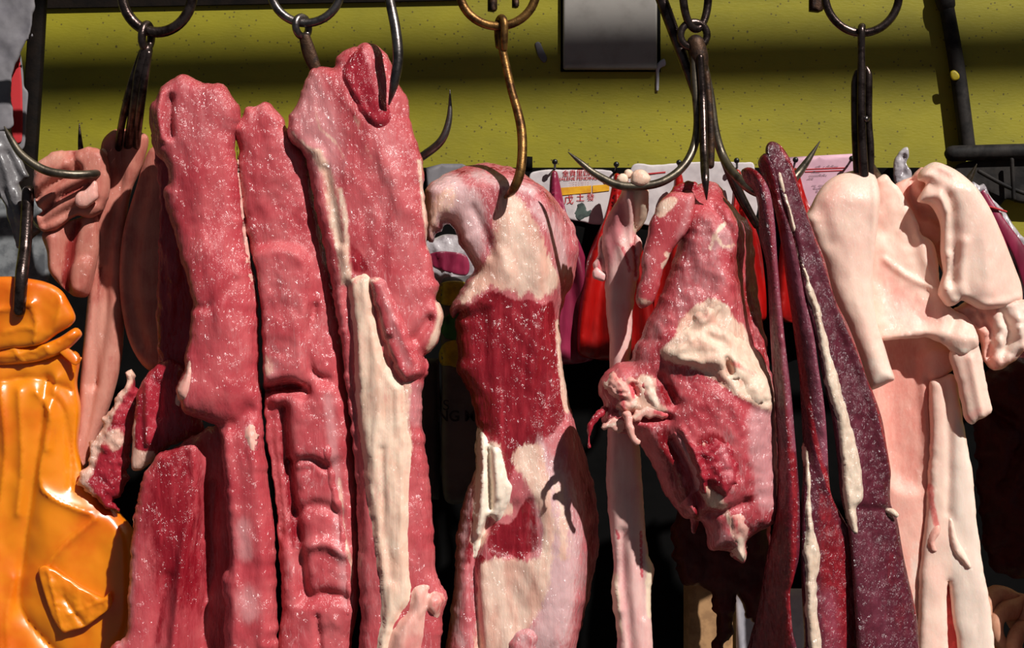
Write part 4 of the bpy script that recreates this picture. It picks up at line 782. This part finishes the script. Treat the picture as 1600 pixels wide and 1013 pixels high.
spleen('leftmost thin spleen seen edge on beside the shoulder cut', (1175, 265, -20),
   [(1161, 266), (1166, 261), (1174, 261), (1186, 270), (1195, 282), (1204, 303), (1211, 350), (1215, 410), (1221, 477), (1228, 544), (1236, 610), (1242, 680), (1247, 740), (1250, 796), (1249, 865), (1240, 905), (1235, 927), (1239, 988), (1245, 1013), (1247, 1075), (1176, 1075), (1182, 1013), (1192, 967), (1204, 878), (1215, 804), (1218, 722), (1215, 660), (1211, 600), (1208, 560), (1204, 496), (1199, 417), (1189, 370), (1186, 330), (1180, 300), (1168, 284)],
   -104, lambda P: -1.3*(P[:, 0]-np.interp(P[:, 1], [262, 400, 600, 1013], [1180, 1205, 1225, 1240]))*(P[:, 0] < np.interp(P[:, 1], [262, 400, 600, 1013], [1180, 1205, 1225, 1240])), 13, 9, seed=13,
   feats=[('n', 10, 14, 1.2)],
   masks={'deep': [('c', 0.28), ('p', [(1210, 700), (1250, 700), (1244, 1030), (1180, 1030)], 30, 0.55), ('s', [(1168, 264), (1190, 284), (1203, 340), (1212, 450), (1222, 560), (1232, 680), (1240, 780), (1236, 900), (1230, 1013)], 5, 0.9)], 'mem': [('s', [(1196, 290), (1207, 350), (1217, 500), (1232, 640), (1240, 700)], 7, 0.7)]})  # lighter mem line paints sunlight onto the thin rim
for o in list(bpy.data.objects):
    if o.name.startswith('vein_stub'): o.parent = bpy.data.objects['pork_spleen']

# ------------------------------------------------------------------ pale skins
t = thing('pork_skin', 'pale rolled strip of pork skin at the front, over the right hook', 'pork skin', (1350, 270, 0), 'pale skins at the right')
M1 = relief('roll', [(1256, 345), (1264, 328), (1276, 305), (1292, 285), (1312, 272), (1336, 265), (1353, 262), (1367, 269), (1373, 282), (1375, 310), (1371, 350), (1366, 395), (1363, 430), (1364, 470), (1371, 510), (1381, 540), (1390, 570), (1397, 592), (1387, 599), (1365, 609), (1352, 606), (1335, 560), (1318, 515), (1296, 470), (1282, 420), (1268, 385)], 0, 36, 42, M_skin, t, seed=21, base=lambda P: 22*sstep((320-P[:, 1])/60),
   feats=[('s', [(1366, 275), (1362, 400), (1370, 520)], 8, 6), ('n', 40, 60, 3), ('s', [(1275, 320), (1290, 380)], 12, -4)], masks={'mem': [('p', [(1262, 320), (1300, 280), (1320, 300), (1290, 370)], 26, 0.5)], 'deep': [('p', [(1304, 283), (1320, 280), (1318, 296), (1302, 298)], 10, 0.35)], 'fat': [('p', [(1330, 560), (1385, 560), (1390, 600), (1350, 600)], 12, 0.6)]})
t = thing('pork_skin', 'wide pink sheet of pork skin hanging behind the front roll', 'pork skin', (1385, 275, 30), 'pale skins at the right')
M2 = relief('sheet', [(1366, 284), (1374, 276), (1384, 273), (1396, 285), (1410, 302), (1424, 326), (1434, 350), (1440, 366), (1456, 378), (1463, 405), (1466, 440), (1472, 470), (1486, 484), (1502, 493), (1517, 514), (1521, 540), (1506, 552), (1489, 556), (1476, 546), (1462, 534), (1440, 528), (1410, 530), (1376, 533), (1360, 530), (1350, 460), (1352, 400), (1360, 330)], 40, 14, 14, M_skin, t, seed=22, rag=1.2, base=lambda P: -20*sstep((P[:, 1]-440)/110) - 10*sstep((P[:, 0]-1430)/50),
   feats=[('s', [(1378, 405), (1410, 430), (1450, 450)], 5, 4), ('s', [(1378, 540), (1430, 520), (1510, 530)], 12, 7), ('s', [(1430, 340), (1440, 400), (1462, 460)], 9, 5), ('n', 30, 40, 4, 3), ('s', [(1484, 500), (1470, 530)], 8, -8)], masks={'mem': [('p', [(1370, 400), (1420, 440), (1470, 500), (1380, 510)], 30, 0.6)], 'fat': [('s', [(1376, 532), (1430, 529), (1476, 545), (1510, 548)], 5, 0.7), ('s', [(1395, 290), (1440, 370), (1465, 440)], 6, 0.6)], 'deep': [('s', [(1370, 284), (1376, 300)], 6, 0.3)]})
t = thing('pork_skin', 'crumpled folded skins between the roll and the big drape', 'pork skin', (1420, 285, 60), 'pale skins at the right')
relief('fold', [(1392, 300), (1398, 288), (1410, 282), (1424, 276), (1440, 262), (1452, 270), (1460, 320), (1478, 340), (1482, 400), (1476, 430), (1462, 405), (1450, 385), (1432, 372), (1420, 340), (1404, 320)], 62, 16, 14, M_skin2, t, rag=1.5,
   feats=[('s', [(1424, 280), (1422, 310), (1440, 340)], 6, -12), ('s', [(1440, 330), (1466, 350)], 6, -10), ('s', [(1432, 300), (1450, 320)], 8, 10), ('s', [(1448, 380), (1470, 400)], 6, -8)], masks={'deep': [('s', [(1466, 380), (1476, 420)], 8, 0.5)]})
t = thing('pork_skin', 'big pale drape of pork skin at the far right with a rolled lip', 'pork skin', (1470, 255, 10), 'pale skins at the right')
M4 = relief('drape', [(1437, 281), (1440, 268), (1452, 257), (1467, 251), (1485, 257), (1501, 267), (1520, 287), (1540, 315), (1560, 348), (1580, 386), (1596, 420), (1606, 446), (1606, 472), (1585, 480), (1552, 484), (1530, 483), (1512, 474), (1502, 470), (1492, 477), (1480, 479), (1472, 470), (1466, 458), (1470, 440), (1474, 425), (1470, 394), (1470, 354), (1462, 332), (1452, 320), (1434, 315), (1440, 300), (1448, 286)], 5, 26, 26, M_skin, t, seed=24, base=lambda P: 40*sstep((P[:, 0]-1530)/80) + 25*sstep((300-P[:, 1])/50),
   feats=[('s', [(1442, 272), (1462, 260), (1484, 272)], 7, 8), ('s', [(1450, 290), (1476, 310), (1484, 360), (1484, 440)], 9, -10), ('s', [(1464, 300), (1470, 330)], 8, 8), ('s', [(1476, 400), (1470, 450)], 8, 6), ('s', [(1500, 380), (1494, 440), (1502, 465)], 8, 5), ('n', 50, 60, 4, 1), ('s', [(1490, 474), (1540, 478), (1600, 464)], 7, 4)], masks={'mem': [('p', [(1540, 340), (1570, 390), (1560, 440), (1530, 400)], 24, 0.35)], 'fat': [('c', 0.35)]})
t = thing('pork_skin', 'crumpled lump of skin bulging below the big drape at far right', 'pork skin', (1560, 480, 40), 'pale skins at the right')
relief('lump', [(1490, 482), (1510, 472), (1550, 470), (1598, 466), (1612, 490), (1606, 520), (1600, 545), (1588, 562), (1572, 573), (1555, 579), (1542, 572), (1534, 556), (1530, 530), (1516, 508), (1500, 498)], 36, 26, 24, M_skin2, t, rag=2,
   feats=[('s', [(1530, 490), (1545, 520), (1540, 560)], 6, -14), ('s', [(1560, 486), (1572, 520), (1560, 560)], 6, -10), ('s', [(1585, 500), (1590, 540)], 8, 8), ('n', 14, 14, 5, 5), ('s', [(1510, 490), (1530, 510)], 6, -10)], masks={'fat': [('p', [(1550, 480), (1600, 480), (1590, 550), (1550, 560)], 18, 0.8)], 'deep': [('s', [(1545, 577), (1580, 568)], 4, 0.5)]})
t = thing('pork_skin', 'small cut strip of skin dangling under the crumpled lump', 'pork skin', (1510, 540, 20), 'pale skins at the right')
relief('strip', [(1484, 552), (1498, 540), (1520, 524), (1531, 545), (1538, 580), (1543, 612), (1549, 642), (1536, 654), (1528, 656), (1518, 663), (1507, 652), (1502, 630), (1496, 604), (1490, 580)], 16, 16, 16, M_skin, t, rag=1, feats=[('s', [(1512, 560), (1524, 620), (1530, 650)], 6, 5)], masks={'mem': [('s', [(1510, 655), (1525, 640)], 8, 0.7)], 'fat': [('c', 0.3)]})
t = thing('pork_skin', 'long pink skin with a shadow-toned hollow, falling behind the largest spleen', 'pork skin', (1410, 540, 60), 'pale skins at the right')
relief('sheet', [(1340, 500), (1380, 515), (1440, 515), (1484, 540), (1488, 565), (1486, 580), (1470, 592), (1456, 600), (1455, 640), (1454, 700), (1452, 745), (1450, 790), (1446, 830), (1442, 860), (1440, 940), (1440, 1013), (1440, 1075), (1400, 1075), (1395, 950), (1370, 840), (1365, 700), (1340, 600)], 62, 18, 18, M_skin2, t, seed=25, rag=1,
   feats=[('p', [(1385, 540), (1440, 540), (1446, 700), (1430, 760), (1390, 740)], 16, -10), ('p', [(1444, 545), (1486, 548), (1484, 582), (1455, 596), (1440, 570)], 8, 9), ('s', [(1436, 560), (1448, 700), (1450, 800)], 7, 6), ('n', 40, 70, 3)],
   masks={'mem': [('p', [(1376, 540), (1440, 545), (1446, 700), (1420, 770), (1385, 720)], 14, 0.55)], 'deep': [('s', [(1448, 760), (1452, 800)], 6, 0.6)], 'fat': [('s', [(1425, 850), (1432, 1013)], 14, 0.5)]})  # mem patch paints the shadow cast by the sheet above
t = thing('pork_skin', 'long pale skin with a cut slit, falling to the bottom right', 'pork skin', (1470, 580, 50), 'pale skins at the right')
M8 = relief('sheet', [(1452, 600), (1468, 590), (1488, 585), (1496, 600), (1502, 640), (1507, 673), (1519, 739), (1525, 804), (1535, 885), (1547, 947), (1554, 1013), (1560, 1075), (1502, 1075), (1496, 1008), (1488, 960), (1481, 908), (1479, 960), (1482, 1013), (1486, 1075), (1428, 1075), (1432, 1013), (1436, 900), (1440, 860), (1446, 800), (1450, 740), (1453, 680)], 44, 16, 16, M_skin, t, seed=26, rag=.8,
   feats=[('s', [(1475, 600), (1480, 700), (1478, 800)], 6, -4), ('p', [(1484, 640), (1500, 640), (1510, 760), (1490, 800)], 12, 4), ('n', 40, 70, 3, 2)],
   masks={'deep': [('s', [(1452, 760), (1454, 790), (1462, 825)], 6, 0.8), ('s', [(1484, 925), (1492, 990)], 5, 0.5)], 'fat': [('p', [(1490, 640), (1520, 740), (1540, 900), (1560, 1040), (1500, 1040), (1480, 850)], 14, 0.8)]})
relief('loose_flap', [(1479, 806), (1486, 812), (1494, 840), (1506, 862), (1515, 884), (1508, 888), (1496, 876), (1488, 868), (1480, 850), (1477, 826)], 0, 7, 6, M_skin, t, on=M8, lift=4, sp=3)
relief('loose_flap', [(1452, 826), (1464, 818), (1466, 832), (1458, 846), (1462, 860), (1452, 862), (1446, 848)], 0, 5, 5, M_skin2, t, on=M8, lift=2, sp=3)
relief('slit_lining', [(1476, 905), (1488, 930), (1502, 1000), (1508, 1075), (1474, 1075)], 62, 6, 6, M_skin2, t, masks={'deep': [('c', 0.8)]}, sp=4)
# ------------------------------------------------------------------ orange bag at the left
t = thing('plastic_bag', 'orange plastic bag tied at the neck hanging at far left', 'bag', (35, 445, 110))
def pleat(cx, amp, f, ph=0.0, s=300):
    return lambda P: amp*np.sin((P[:, 0]-cx)*f + ph + 1.2*fbm(P[:, 1]/s, P[:, 0]/90, 3, 2))
B = relief('bag_body', [(-60, 560), (0, 545), (60, 552), (100, 545), (124, 556), (120, 600), (126, 640), (122, 700), (136, 745), (160, 778), (190, 805), (212, 840), (216, 900), (214, 960), (206, 1013), (210, 1075), (-60, 1075)], 120, 34, 40, M_orange, t, seed=31,
   feats=[('f', pleat(40, 4, 0.05, 0, 500)), ('c', [(78, 590), (70, 680), (58, 760), (44, 850), (36, 940), (60, 980), (110, 1030)], 14, -14), ('c', [(40, 610), (44, 720), (36, 800)], 7, 8), ('c', [(66, 612), (90, 650), (84, 700)], 6, 8), ('c', [(90, 620), (104, 640), (112, 700), (116, 760)], 6, -8), ('c', [(95, 590), (80, 690), (73, 750), (100, 780), (150, 800)], 7, 9), ('c', [(156, 808), (110, 848), (76, 888)], 5, 7), ('c', [(10, 600), (18, 700), (4, 850), (10, 1013)], 9, 9), ('n', 70, 90, 6, 9), ('c', [(0, 598), (60, 590), (120, 612)], 8, -9), ('c', [(30, 900), (20, 960), (24, 1030)], 8, 6)])
relief('bag_flap', [(60, 892), (72, 884), (100, 900), (130, 920), (160, 934), (172, 926), (174, 948), (150, 968), (132, 980), (112, 986), (98, 988), (80, 960)], 78, 4, 5, M_orange, t, sp=3, feats=[('c', [(100, 935), (130, 975)], 4, -6), ('c', [(76, 892), (98, 985)], 3, 4), ('c', [(108, 960), (170, 935)], 3, 3), ('n', 10, 12, 2)])
relief('bag_neck', [(-60, 540), (0, 530), (50, 540), (90, 528), (118, 512), (128, 522), (120, 534), (104, 548), (80, 560), (50, 568), (0, 572), (-60, 575)], 96, 16, 14, M_orange, t, feats=[('c', [(-60, 556), (30, 554), (110, 526)], 4, 5), ('c', [(20, 536), (40, 566)], 4, 4), ('c', [(70, 538), (86, 556)], 4, 4), ('n', 30, 14, 3)])
relief('bag_collar', [(-60, 440), (-10, 433), (20, 432), (44, 435), (72, 441), (95, 453), (108, 472), (118, 495), (112, 508), (90, 522), (62, 540), (20, 545), (-60, 548)], 84, 14, 16, M_orange, t, feats=[('c', [(-20, 488), (24, 482), (56, 474)], 6, 7), ('c', [(54, 476), (62, 510), (56, 538)], 5, 7), ('c', [(100, 460), (94, 500), (80, 525)], 6, 5), ('c', [(10, 520), (40, 512), (58, 516)], 4, 4), ('n', 40, 40, 3)])
sweep('tie_end', [(96, 545, 90), (110, 556, 86), (120, 566, 84), (126, 560, 82)], [(7, 2), (8, 2), (6, 2), (3, 2)], M_orange, t, step=3)
tag(sweep('iron_rod', [(44, 300, 105), (40, 380, 88), (34, 430, 60), (30, 486, 62)], [10, 10, 10.5, 10], M_iron, n=16), 'short dark iron rod going down into the orange bag', 'rod')

# ------------------------------------------------------------------ papers and film at the upper left
tag(relief('paper_sheet', [(-60, -60), (56, -60), (56, -10), (51, 30), (44, 62), (50, 52), (53, 58), (40, 64), (30, 92), (22, 105), (17, 130), (18, 165), (21, 197), (0, 205), (-60, 212)], 150, 3, 3, M_paper_dim, feats=[('n', 30, 40, 4)], rag=1.5).obj, 'torn white paper, dimmed to grey, hanging at the upper left corner', 'paper')
tt = thing('paper_packet', 'red and white printed paper strip hanging behind the torn paper', 'paper', (30, 80, 190))
relief('strip', [(14, 110), (30, 82), (36, 110), (38, 135), (44, 145), (42, 175), (38, 230), (22, 236), (16, 200)], 190, 3, 3, M_paper_dim, tt, sp=3)
relief('red_print', [(17, 120), (29, 88), (33, 115), (35, 150), (34, 220), (22, 222), (17, 190)], 185.5, 1.0, 2, M_redprint, tt, sp=3)
tag(relief('plastic_film', [(-60, 205), (0, 206), (14, 208), (20, 226), (30, 246), (46, 274), (40, 282), (30, 288), (40, 310), (54, 345), (64, 360), (52, 372), (30, 388), (24, 380), (12, 340), (0, 310), (-60, 300)], 140, 10, 8, M_greyfilm, feats=[('c', [(0, 230), (16, 280), (26, 340)], 6, 9), ('c', [(14, 240), (30, 280)], 5, -9), ('c', [(30, 300), (36, 340), (50, 362)], 4, 8), ('c', [(8, 300), (22, 330), (24, 380)], 5, -8), ('n', 24, 30, 4)], rag=1.5).obj, 'crumpled grey plastic film hanging under the torn paper', 'plastic film')
tag(relief('stone_sheet', [(-40, 310), (60, 310), (78, 340), (78, 520), (-40, 520)], 330, 6, 4, M_marble, smooth_out=False).obj, 'grey mottled sheet standing behind the orange bag', 'sheet')

# ------------------------------------------------------------------ notices on the wall
PD = 584
t = thing('paper_notice', 'creased white notice with red lettering and a yellow band', 'paper', (890, 266, PD))
relief('sheet', [(828, 272), (850, 266), (880, 265), (905, 265), (950, 266), (958, 270), (956, 345), (900, 346), (880, 340), (846, 342), (830, 300)], PD, 2, 3, M_paper, t, feats=[('s', [(897, 264), (898, 345)], 2, 1)], rag=.6)
flat('yellow_band', [(870, 294), (924, 290), (924, 301), (870, 306)], PD-3.6, 1, M_yelprint, t)
flat('yellow_band', [(926, 290), (952, 288), (952, 298), (926, 301)], PD-3.6, 1, M_yelprint, t)
text('lettering', '金貴里四合', 906, 271, PD-3.4, 8, M_redprint, t, 0.03)
text('lettering', 'NALENE PENDING SN', 908, 279, PD-3.4, 5.5, M_redprint, t, 0.03)
for k in range(3): text('fine_print', '- - -- --- -- ---- -- --', 905, 284.5+k*3.2, PD-3.4, 3, M_redprint, t, 0.03)
text('lettering', '戊', 889, 313, PD-3.4, 11, M_redprint, t)
text('lettering', '土', 907, 309.5, PD-3.4, 10, M_redprint, t)
text('lettering', '發', 923, 309, PD-3.4, 9, M_redprint, t)
relief('emblem', [(901, 322), (908, 318), (914, 322), (916, 330), (922, 326), (924, 332), (918, 340), (908, 344), (900, 342), (898, 332)], PD-1.8, .8, 1, M_greyprint, t, sp=2.4, rag=2, ragscale=5)
t = thing('paper_notice', 'plain grey white paper pinned behind the shoulder cut', 'paper', (1080, 262, PD))
relief('sheet', [(986, 262), (1020, 258), (1060, 255), (1110, 252), (1160, 254), (1178, 258), (1180, 340), (1120, 350), (986, 345)], PD, 2, 3, M_paper, t, feats=[('n', 20, 30, 2)], rag=.6)
flat('print_line', [(998, 272), (1040, 268), (1040, 270), (998, 274)], PD-3.8, 1, M_redprint, t)
t = thing('paper_notice', 'pink typed notice pinned beside the long right hook', 'paper', (1290, 245, PD))
relief('sheet', [(1228, 246), (1280, 243), (1338, 240), (1342, 330), (1240, 330)], PD, 1.5, 2, M_pinkpaper, t, smooth_out=False)
for k, (x0, x1, y) in enumerate([(1262, 1318, 260), (1263, 1290, 269), (1258, 1298, 274), (1260, 1272, 279.5), (1258, 1330, 289), (1262, 1328, 294), (1266, 1325, 299), (1270, 1320, 304)]):
    n_ = int((x1-x0)/3.4); random.seed(k); s_ = ''.join(random.choice(['-', '-', '-', ' ', '=']) for _ in range(n_))
    text('typed_line', s_, (x0+x1)/2, y, PD-3, 5, M_blackprint, t, 0.02)
for y in (263, 267): flat('red_rule', [(1258, y+1), (1320, y-1.4), (1320, y-0.2), (1258, y+2.2)], PD-2.6, 1, M_redprint, t)
tag(relief('paper_notice', [(666, 262), (690, 256), (722, 256), (735, 262), (735, 330), (666, 330)], PD, 1.5, 2, M_paper_dim, smooth_out=False).obj, 'greyish paper corner showing above the centre leg', 'paper')
tag(relief('dark_tab', [(818, 244), (832, 245), (832, 266), (818, 266)], PD+4, 3, 2, M_black, smooth_out=False, sp=3).obj, 'small dark tab on the wall beside the golden hook', 'tab')
tag(relief('plastic_knot', [(1400, 292), (1396, 262), (1400, 245), (1408, 234), (1418, 230), (1420, 244), (1417, 256), (1424, 270), (1424, 292)], 560, 9, 7, M_clearbag, feats=[('s', [(1412, 246), (1410, 270)], 4, -8), ('n', 6, 14, 3)], rag=1, sp=3).obj, 'milky plastic bag knot on the wall behind the pale skins', 'bag')

# pins and bags hanging on them
def pin(x, y, dx, lb):
    o = sweep('push_pin', [(x, y, 560), (x + dx*0.3, y+5, 566), (x+dx, y+16, WD-2)], [3.2, 2.2, 2.2], M_pin, step=3, n=10)
    tag(o, lb, 'pin', 'black pins along the wall')
    k = relief('pin_head', [(x+4.6*math.cos(a_), y+4.6*math.sin(a_)) for a_ in np.linspace(0, 6.283, 9)[:-1]], 558, 4, 4.6, M_pin, o, sp=2.2)
pin(867, 253, 0, 'black pin holding the purple bag'); pin(963, 257, -2, 'black pin holding the broad red bag'); pin(1061, 254, -2, 'black pin left of the shoulder cut hook')
pin(1151, 251, 1, 'black pin right of the four pronged hook'); pin(1243, 250, -4, 'black pin at the left corner of the pink notice'); pin(1331, 248, -10, 'black pin at the right corner of the pink notice')
def hanging_bag(label, x, y, wl, wr, h, d, mat, seed=0):
    o = [(x-4, y), (x+4, y), (x+8, y+14), (x+wr*.3, y+h*.22), (x+wr*.8, y+h*.5), (x+wr, y+h*.95), (x+wr*.6, y+h), (x-wl*.5, y+h), (x-wl, y+h*.95), (x-wl*.8, y+h*.5), (x-wl*.3, y+h*.22), (x-7, y+14)]
    def pl(P):
        a_ = (P[:, 0]-x)/np.maximum(12, 12+(P[:, 1]-y)*0.45)
        return 8*np.sin(a_*14+seed)*sstep((P[:, 1]-y)/60)
    return tag(relief('plastic_bag', o, d, 16, 14, mat, feats=[('f', pl), ('n', 40, 60, 4, seed)], seed=seed).obj, label, 'bag', 'bags hanging on the wall pins')
hanging_bag('dark purple plastic bag on the wall to the right of the centre leg', 866, 268, 36, 66, 300, 545, M_purplebag, 1)
hanging_bag('broad red plastic bag on the wall behind the trotter', 964, 272, 62, 60, 290, 530, M_redbag, 2)
hanging_bag('red plastic bag on the wall behind the shoulder cut top', 1060, 270, 40, 40, 260, 545, M_redbag, 3)
hanging_bag('red plastic bag on the wall behind the leftmost thin spleen', 1152, 266, 30, 46, 240, 545, M_redbag, 4)
hanging_bag('red plastic bag on the wall below the pink notice', 1243, 264, 30, 66, 240, 535, M_redbag, 5)
tag(relief('plastic_bag', [(1514, 292), (1520, 284), (1530, 290), (1536, 287), (1548, 308), (1562, 322), (1570, 330), (1582, 352), (1600, 372), (1640, 420), (1650, 520), (1560, 520), (1530, 380), (1510, 320)], 470, 20, 18, M_clearbag, feats=[('f', pleat(1530, 5, 0.3)), ('n', 12, 40, 3)], rag=1).obj, 'white and purple plastic bag tied below the iron bracket', 'bag')
o = bpy.data.objects[[q.name for q in bpy.data.objects if q.name.startswith('plastic_bag') and q.type == 'MESH'][-1]]
sweep('red_string', [(1540, 322, 446), (1556, 326, 440), (1572, 331, 446)], [2, 2, 2], M_redprint, o, step=3, n=8)
sweep('purple_stripe', [(1536, 300, 452), (1562, 345, 444), (1596, 400, 440), (1620, 470, 440)], [(6, 3), (9, 3), (14, 3), (18, 3)], M_purplebag, o, step=5)
sweep('purple_stripe', [(1556, 350, 444), (1568, 385, 440), (1580, 440, 438)], [(4, 3), (7, 3), (9, 3)], M_purplebag, o, step=5)

# ------------------------------------------------------------------ printed sack and dark things in the gap
t = thing('rice_sack', 'printed grey sack with black lettering in the gap left of the centre leg', 'sack', (720, 780, 260))
sk = relief('sack', [(690, 440), (720, 432), (790, 436), (800, 560), (800, 700), (795, 782), (740, 786), (694, 778), (690, 600)], 260, 26, 20, M_sack, t, feats=[('n', 60, 90, 3)])
relief('yellow_print', [(676, 452), (700, 440), (730, 444), (724, 470), (700, 478), (684, 470)], 0, 1.2, 2, M_yelbag, t, on=sk, lift=.6)
relief('green_print', [(690, 500), (708, 490), (730, 494), (730, 528), (704, 530), (690, 520)], 0, 1.2, 2, M_greenprint, t, on=sk, lift=.6, rag=2, ragscale=7)
relief('yellow_print', [(688, 545), (704, 532), (730, 536), (730, 570), (700, 572), (688, 568)], 0, 1.2, 2, M_yelbag, t, on=sk, lift=.6, rag=1)
text('lettering', 'S', 697, 634, 229, 17, M_blackprint, t); text('lettering', 'NG MA', 721, 651, 229, 17, M_blackprint, t, bold=0.0004)
t = thing('plastic_bag', 'grey plastic bag with a purple patch hanging above the printed sack', 'bag', (700, 370, 275))
bb = relief('bag_body', [(660, 384), (680, 372), (700, 366), (730, 372), (760, 390), (760, 452), (700, 456), (664, 440)], 275, 18, 16, M_clearbag, t, feats=[('n', 20, 30, 4), ('c', [(680, 380), (700, 440)], 5, 5), ('c', [(720, 378), (700, 450)], 5, 5)])
relief('purple_patch', [(672, 398), (700, 394), (730, 402), (730, 430), (694, 424), (674, 414)], 0, 1.2, 2, M_purplebag, t, on=bb, lift=.6)
tag(relief('steel_canister', [(656, 560), (686, 560), (688, 700), (686, 781), (656, 781)], 270, 16, 15, M_sackdark, smooth_out=False).obj, 'dull grey cylinder standing beside the printed sack', 'canister')

# dark meats and boards low at the back
tag(relief('pork_cut', [(1526, 600), (1560, 570), (1640, 560), (1660, 760), (1640, 900), (1590, 905), (1548, 880), (1530, 780)], 330, 40, 36, M_shademeat, feats=[('n', 26, 26, 14, 4), ('s', [(1550, 640), (1590, 680), (1560, 760)], 10, -16)], rag=4).obj, 'dark red meat hanging in the shade at the far right edge', 'pork cut')
tag(relief('pork_cut', [(1056, 800), (1100, 770), (1190, 780), (1206, 850), (1204, 960), (1192, 975), (1174, 972), (1160, 950), (1150, 928), (1146, 960), (1144, 990), (1132, 1010), (1130, 1075), (1112, 1075), (1116, 1000), (1118, 960), (1112, 930), (1100, 920), (1070, 912), (1054, 880)], 150, 30, 24, M_shademeat, feats=[('n', 24, 30, 9, 2)], rag=4).obj, 'dark red meat hanging in shade under the shoulder cut', 'pork cut')
tag(relief('cardboard_box', [(1068, 900), (1150, 900), (1150, 1100), (1068, 1100)], 330, 30, 4, M_card, smooth_out=False, sp=8).obj, 'brown cardboard box low behind the dark hanging meat', 'box')
tag(relief('white_board', [(1150, 920), (1260, 920), (1260, 1100), (1150, 1100)], 300, 8, 3, M_white, smooth_out=False, sp=8).obj, 'white board low behind the leftmost thin spleen', 'board')

# ------------------------------------------------------------------ the hand at the lower right
def skin_mesh(name, chains, mat, at):
    V = []; E = []; Rr = []
    for ch in chains:
        prev = ch[0] if isinstance(ch[0], int) else None
        for q in (ch[1:] if prev is not None else ch):
            V.append(pt(*q[:3])); Rr.append(q[3]*S); i = len(V)-1
            if prev is not None: E.append((prev, i))
            prev = i
    org = pt(*at)
    me = bpy.data.meshes.new(name); me.from_pydata([v-org for v in V], E, []); me.update()
    o = bpy.data.objects.new(name, me); COL.objects.link(o); o.location = org
    m = o.modifiers.new('skin', 'SKIN'); m.use_smooth_shade = True
    for i, sv in enumerate(me.skin_vertices[0].data): sv.radius = (Rr[i], Rr[i]); sv.use_root = (i == 0)
    s = o.modifiers.new('sub', 'SUBSURF'); s.levels = 2; s.render_levels = 2
    bpy.context.view_layer.update()
    m2 = bpy.data.meshes.new_from_object(o.evaluated_get(bpy.context.evaluated_depsgraph_get()))
    o.modifiers.clear(); o.data = m2; m2.materials.clear(); m2.materials.append(mat)
    return o
HD = 150
ch = [[(1900, 1190, HD+40, 42), (1800, 1120, HD+20, 38), (1720, 1062, HD+6, 34), (1672, 1022, HD, 38), (1636, 988, HD, 40), (1608, 962, HD-2, 34)],    # forearm, wrist, back of the hand: 0..5
      [5, (1580, 936, HD-10, 22), (1556, 926, HD-22, 18), (1540, 944, HD-44, 16), (1540, 972, HD-50, 14), (1552, 990, HD-44, 11)],
      [5, (1586, 956, HD-26, 22), (1564, 954, HD-44, 17), (1552, 974, HD-62, 15.5), (1558, 1000, HD-62, 13.5), (1572, 1010, HD-50, 10)],
      [5, (1606, 984, HD-34, 20), (1590, 988, HD-56, 16.5), (1582, 1010, HD-68, 15), (1592, 1034, HD-62, 13), (1606, 1040, HD-50, 10)],
      [4, (1632, 1016, HD-40, 19), (1616, 1022, HD-56, 15), (1610, 1042, HD-62, 13.5), (1618, 1060, HD-54, 12)],
      [3, (1650, 1030, HD+26, 22), (1622, 1036, HD+14, 17), (1590, 1030, HD+2, 15), (1568, 1016, HD-6, 12.5)]]
tag(skin_mesh('person', ch, M_hand, (1640, 1000, HD)), 'person reaching in at the bottom right, only a curled hand seen', 'person')
tag(relief('orange_cloth', [(1540, 1012), (1552, 1002), (1566, 1006), (1580, 1020), (1590, 1075), (1535, 1075)], 190, 12, 10, M_orange, rag=1).obj, 'small orange cloth corner under the hand', 'cloth')

tag(relief('pork_cut', [(1640, 280), (1700, 200), (1800, 190), (1880, 240), (1890, 600), (1870, 1075), (1634, 1075), (1632, 700)], 30, 30, 40, M_loin, feats=[('n', 50, 90, 6)], sp=9).obj, 'added unseen pork slab beyond the right edge, shading the lower right corner', 'pork cut')  # added outside the view to keep the hand and corner in shade
# ------------------------------------------------------------------ light, sky, camera
w = bpy.data.worlds.new('World'); SC.world = w; w.use_nodes = True
bg = w.node_tree.nodes['Background']; bg.inputs[0].default_value = (0.75, 0.85, 1.0, 1); bg.inputs[1].default_value = 0.07
sun = bpy.data.lights.new('sun', 'SUN'); sun.energy = 4.8; sun.angle = math.radians(0.8); sun.color = (1.0, 0.965, 0.91)
so = bpy.data.objects.new('sun', sun); COL.objects.link(so)
so.rotation_euler = Vector((-0.75, 1.0, -1.2)).to_track_quat('-Z', 'Y').to_euler(); so.location = (2, -3, 4)
cam = bpy.data.cameras.new('camera'); co = bpy.data.objects.new('camera', cam); COL.objects.link(co)
co.location = (0, -CAM_D, ZC); co.rotation_euler = (math.radians(90), 0, 0)
cam.sensor_width = 36; cam.lens = 36 * CAM_D / (1600 * S); cam.clip_start = 0.05
SC.camera = co
vs = SC.view_settings
vs.view_transform = 'Standard'; vs.look = 'None'; vs.exposure = 0.0; vs.gamma = 1.0; vs.use_curve_mapping = False
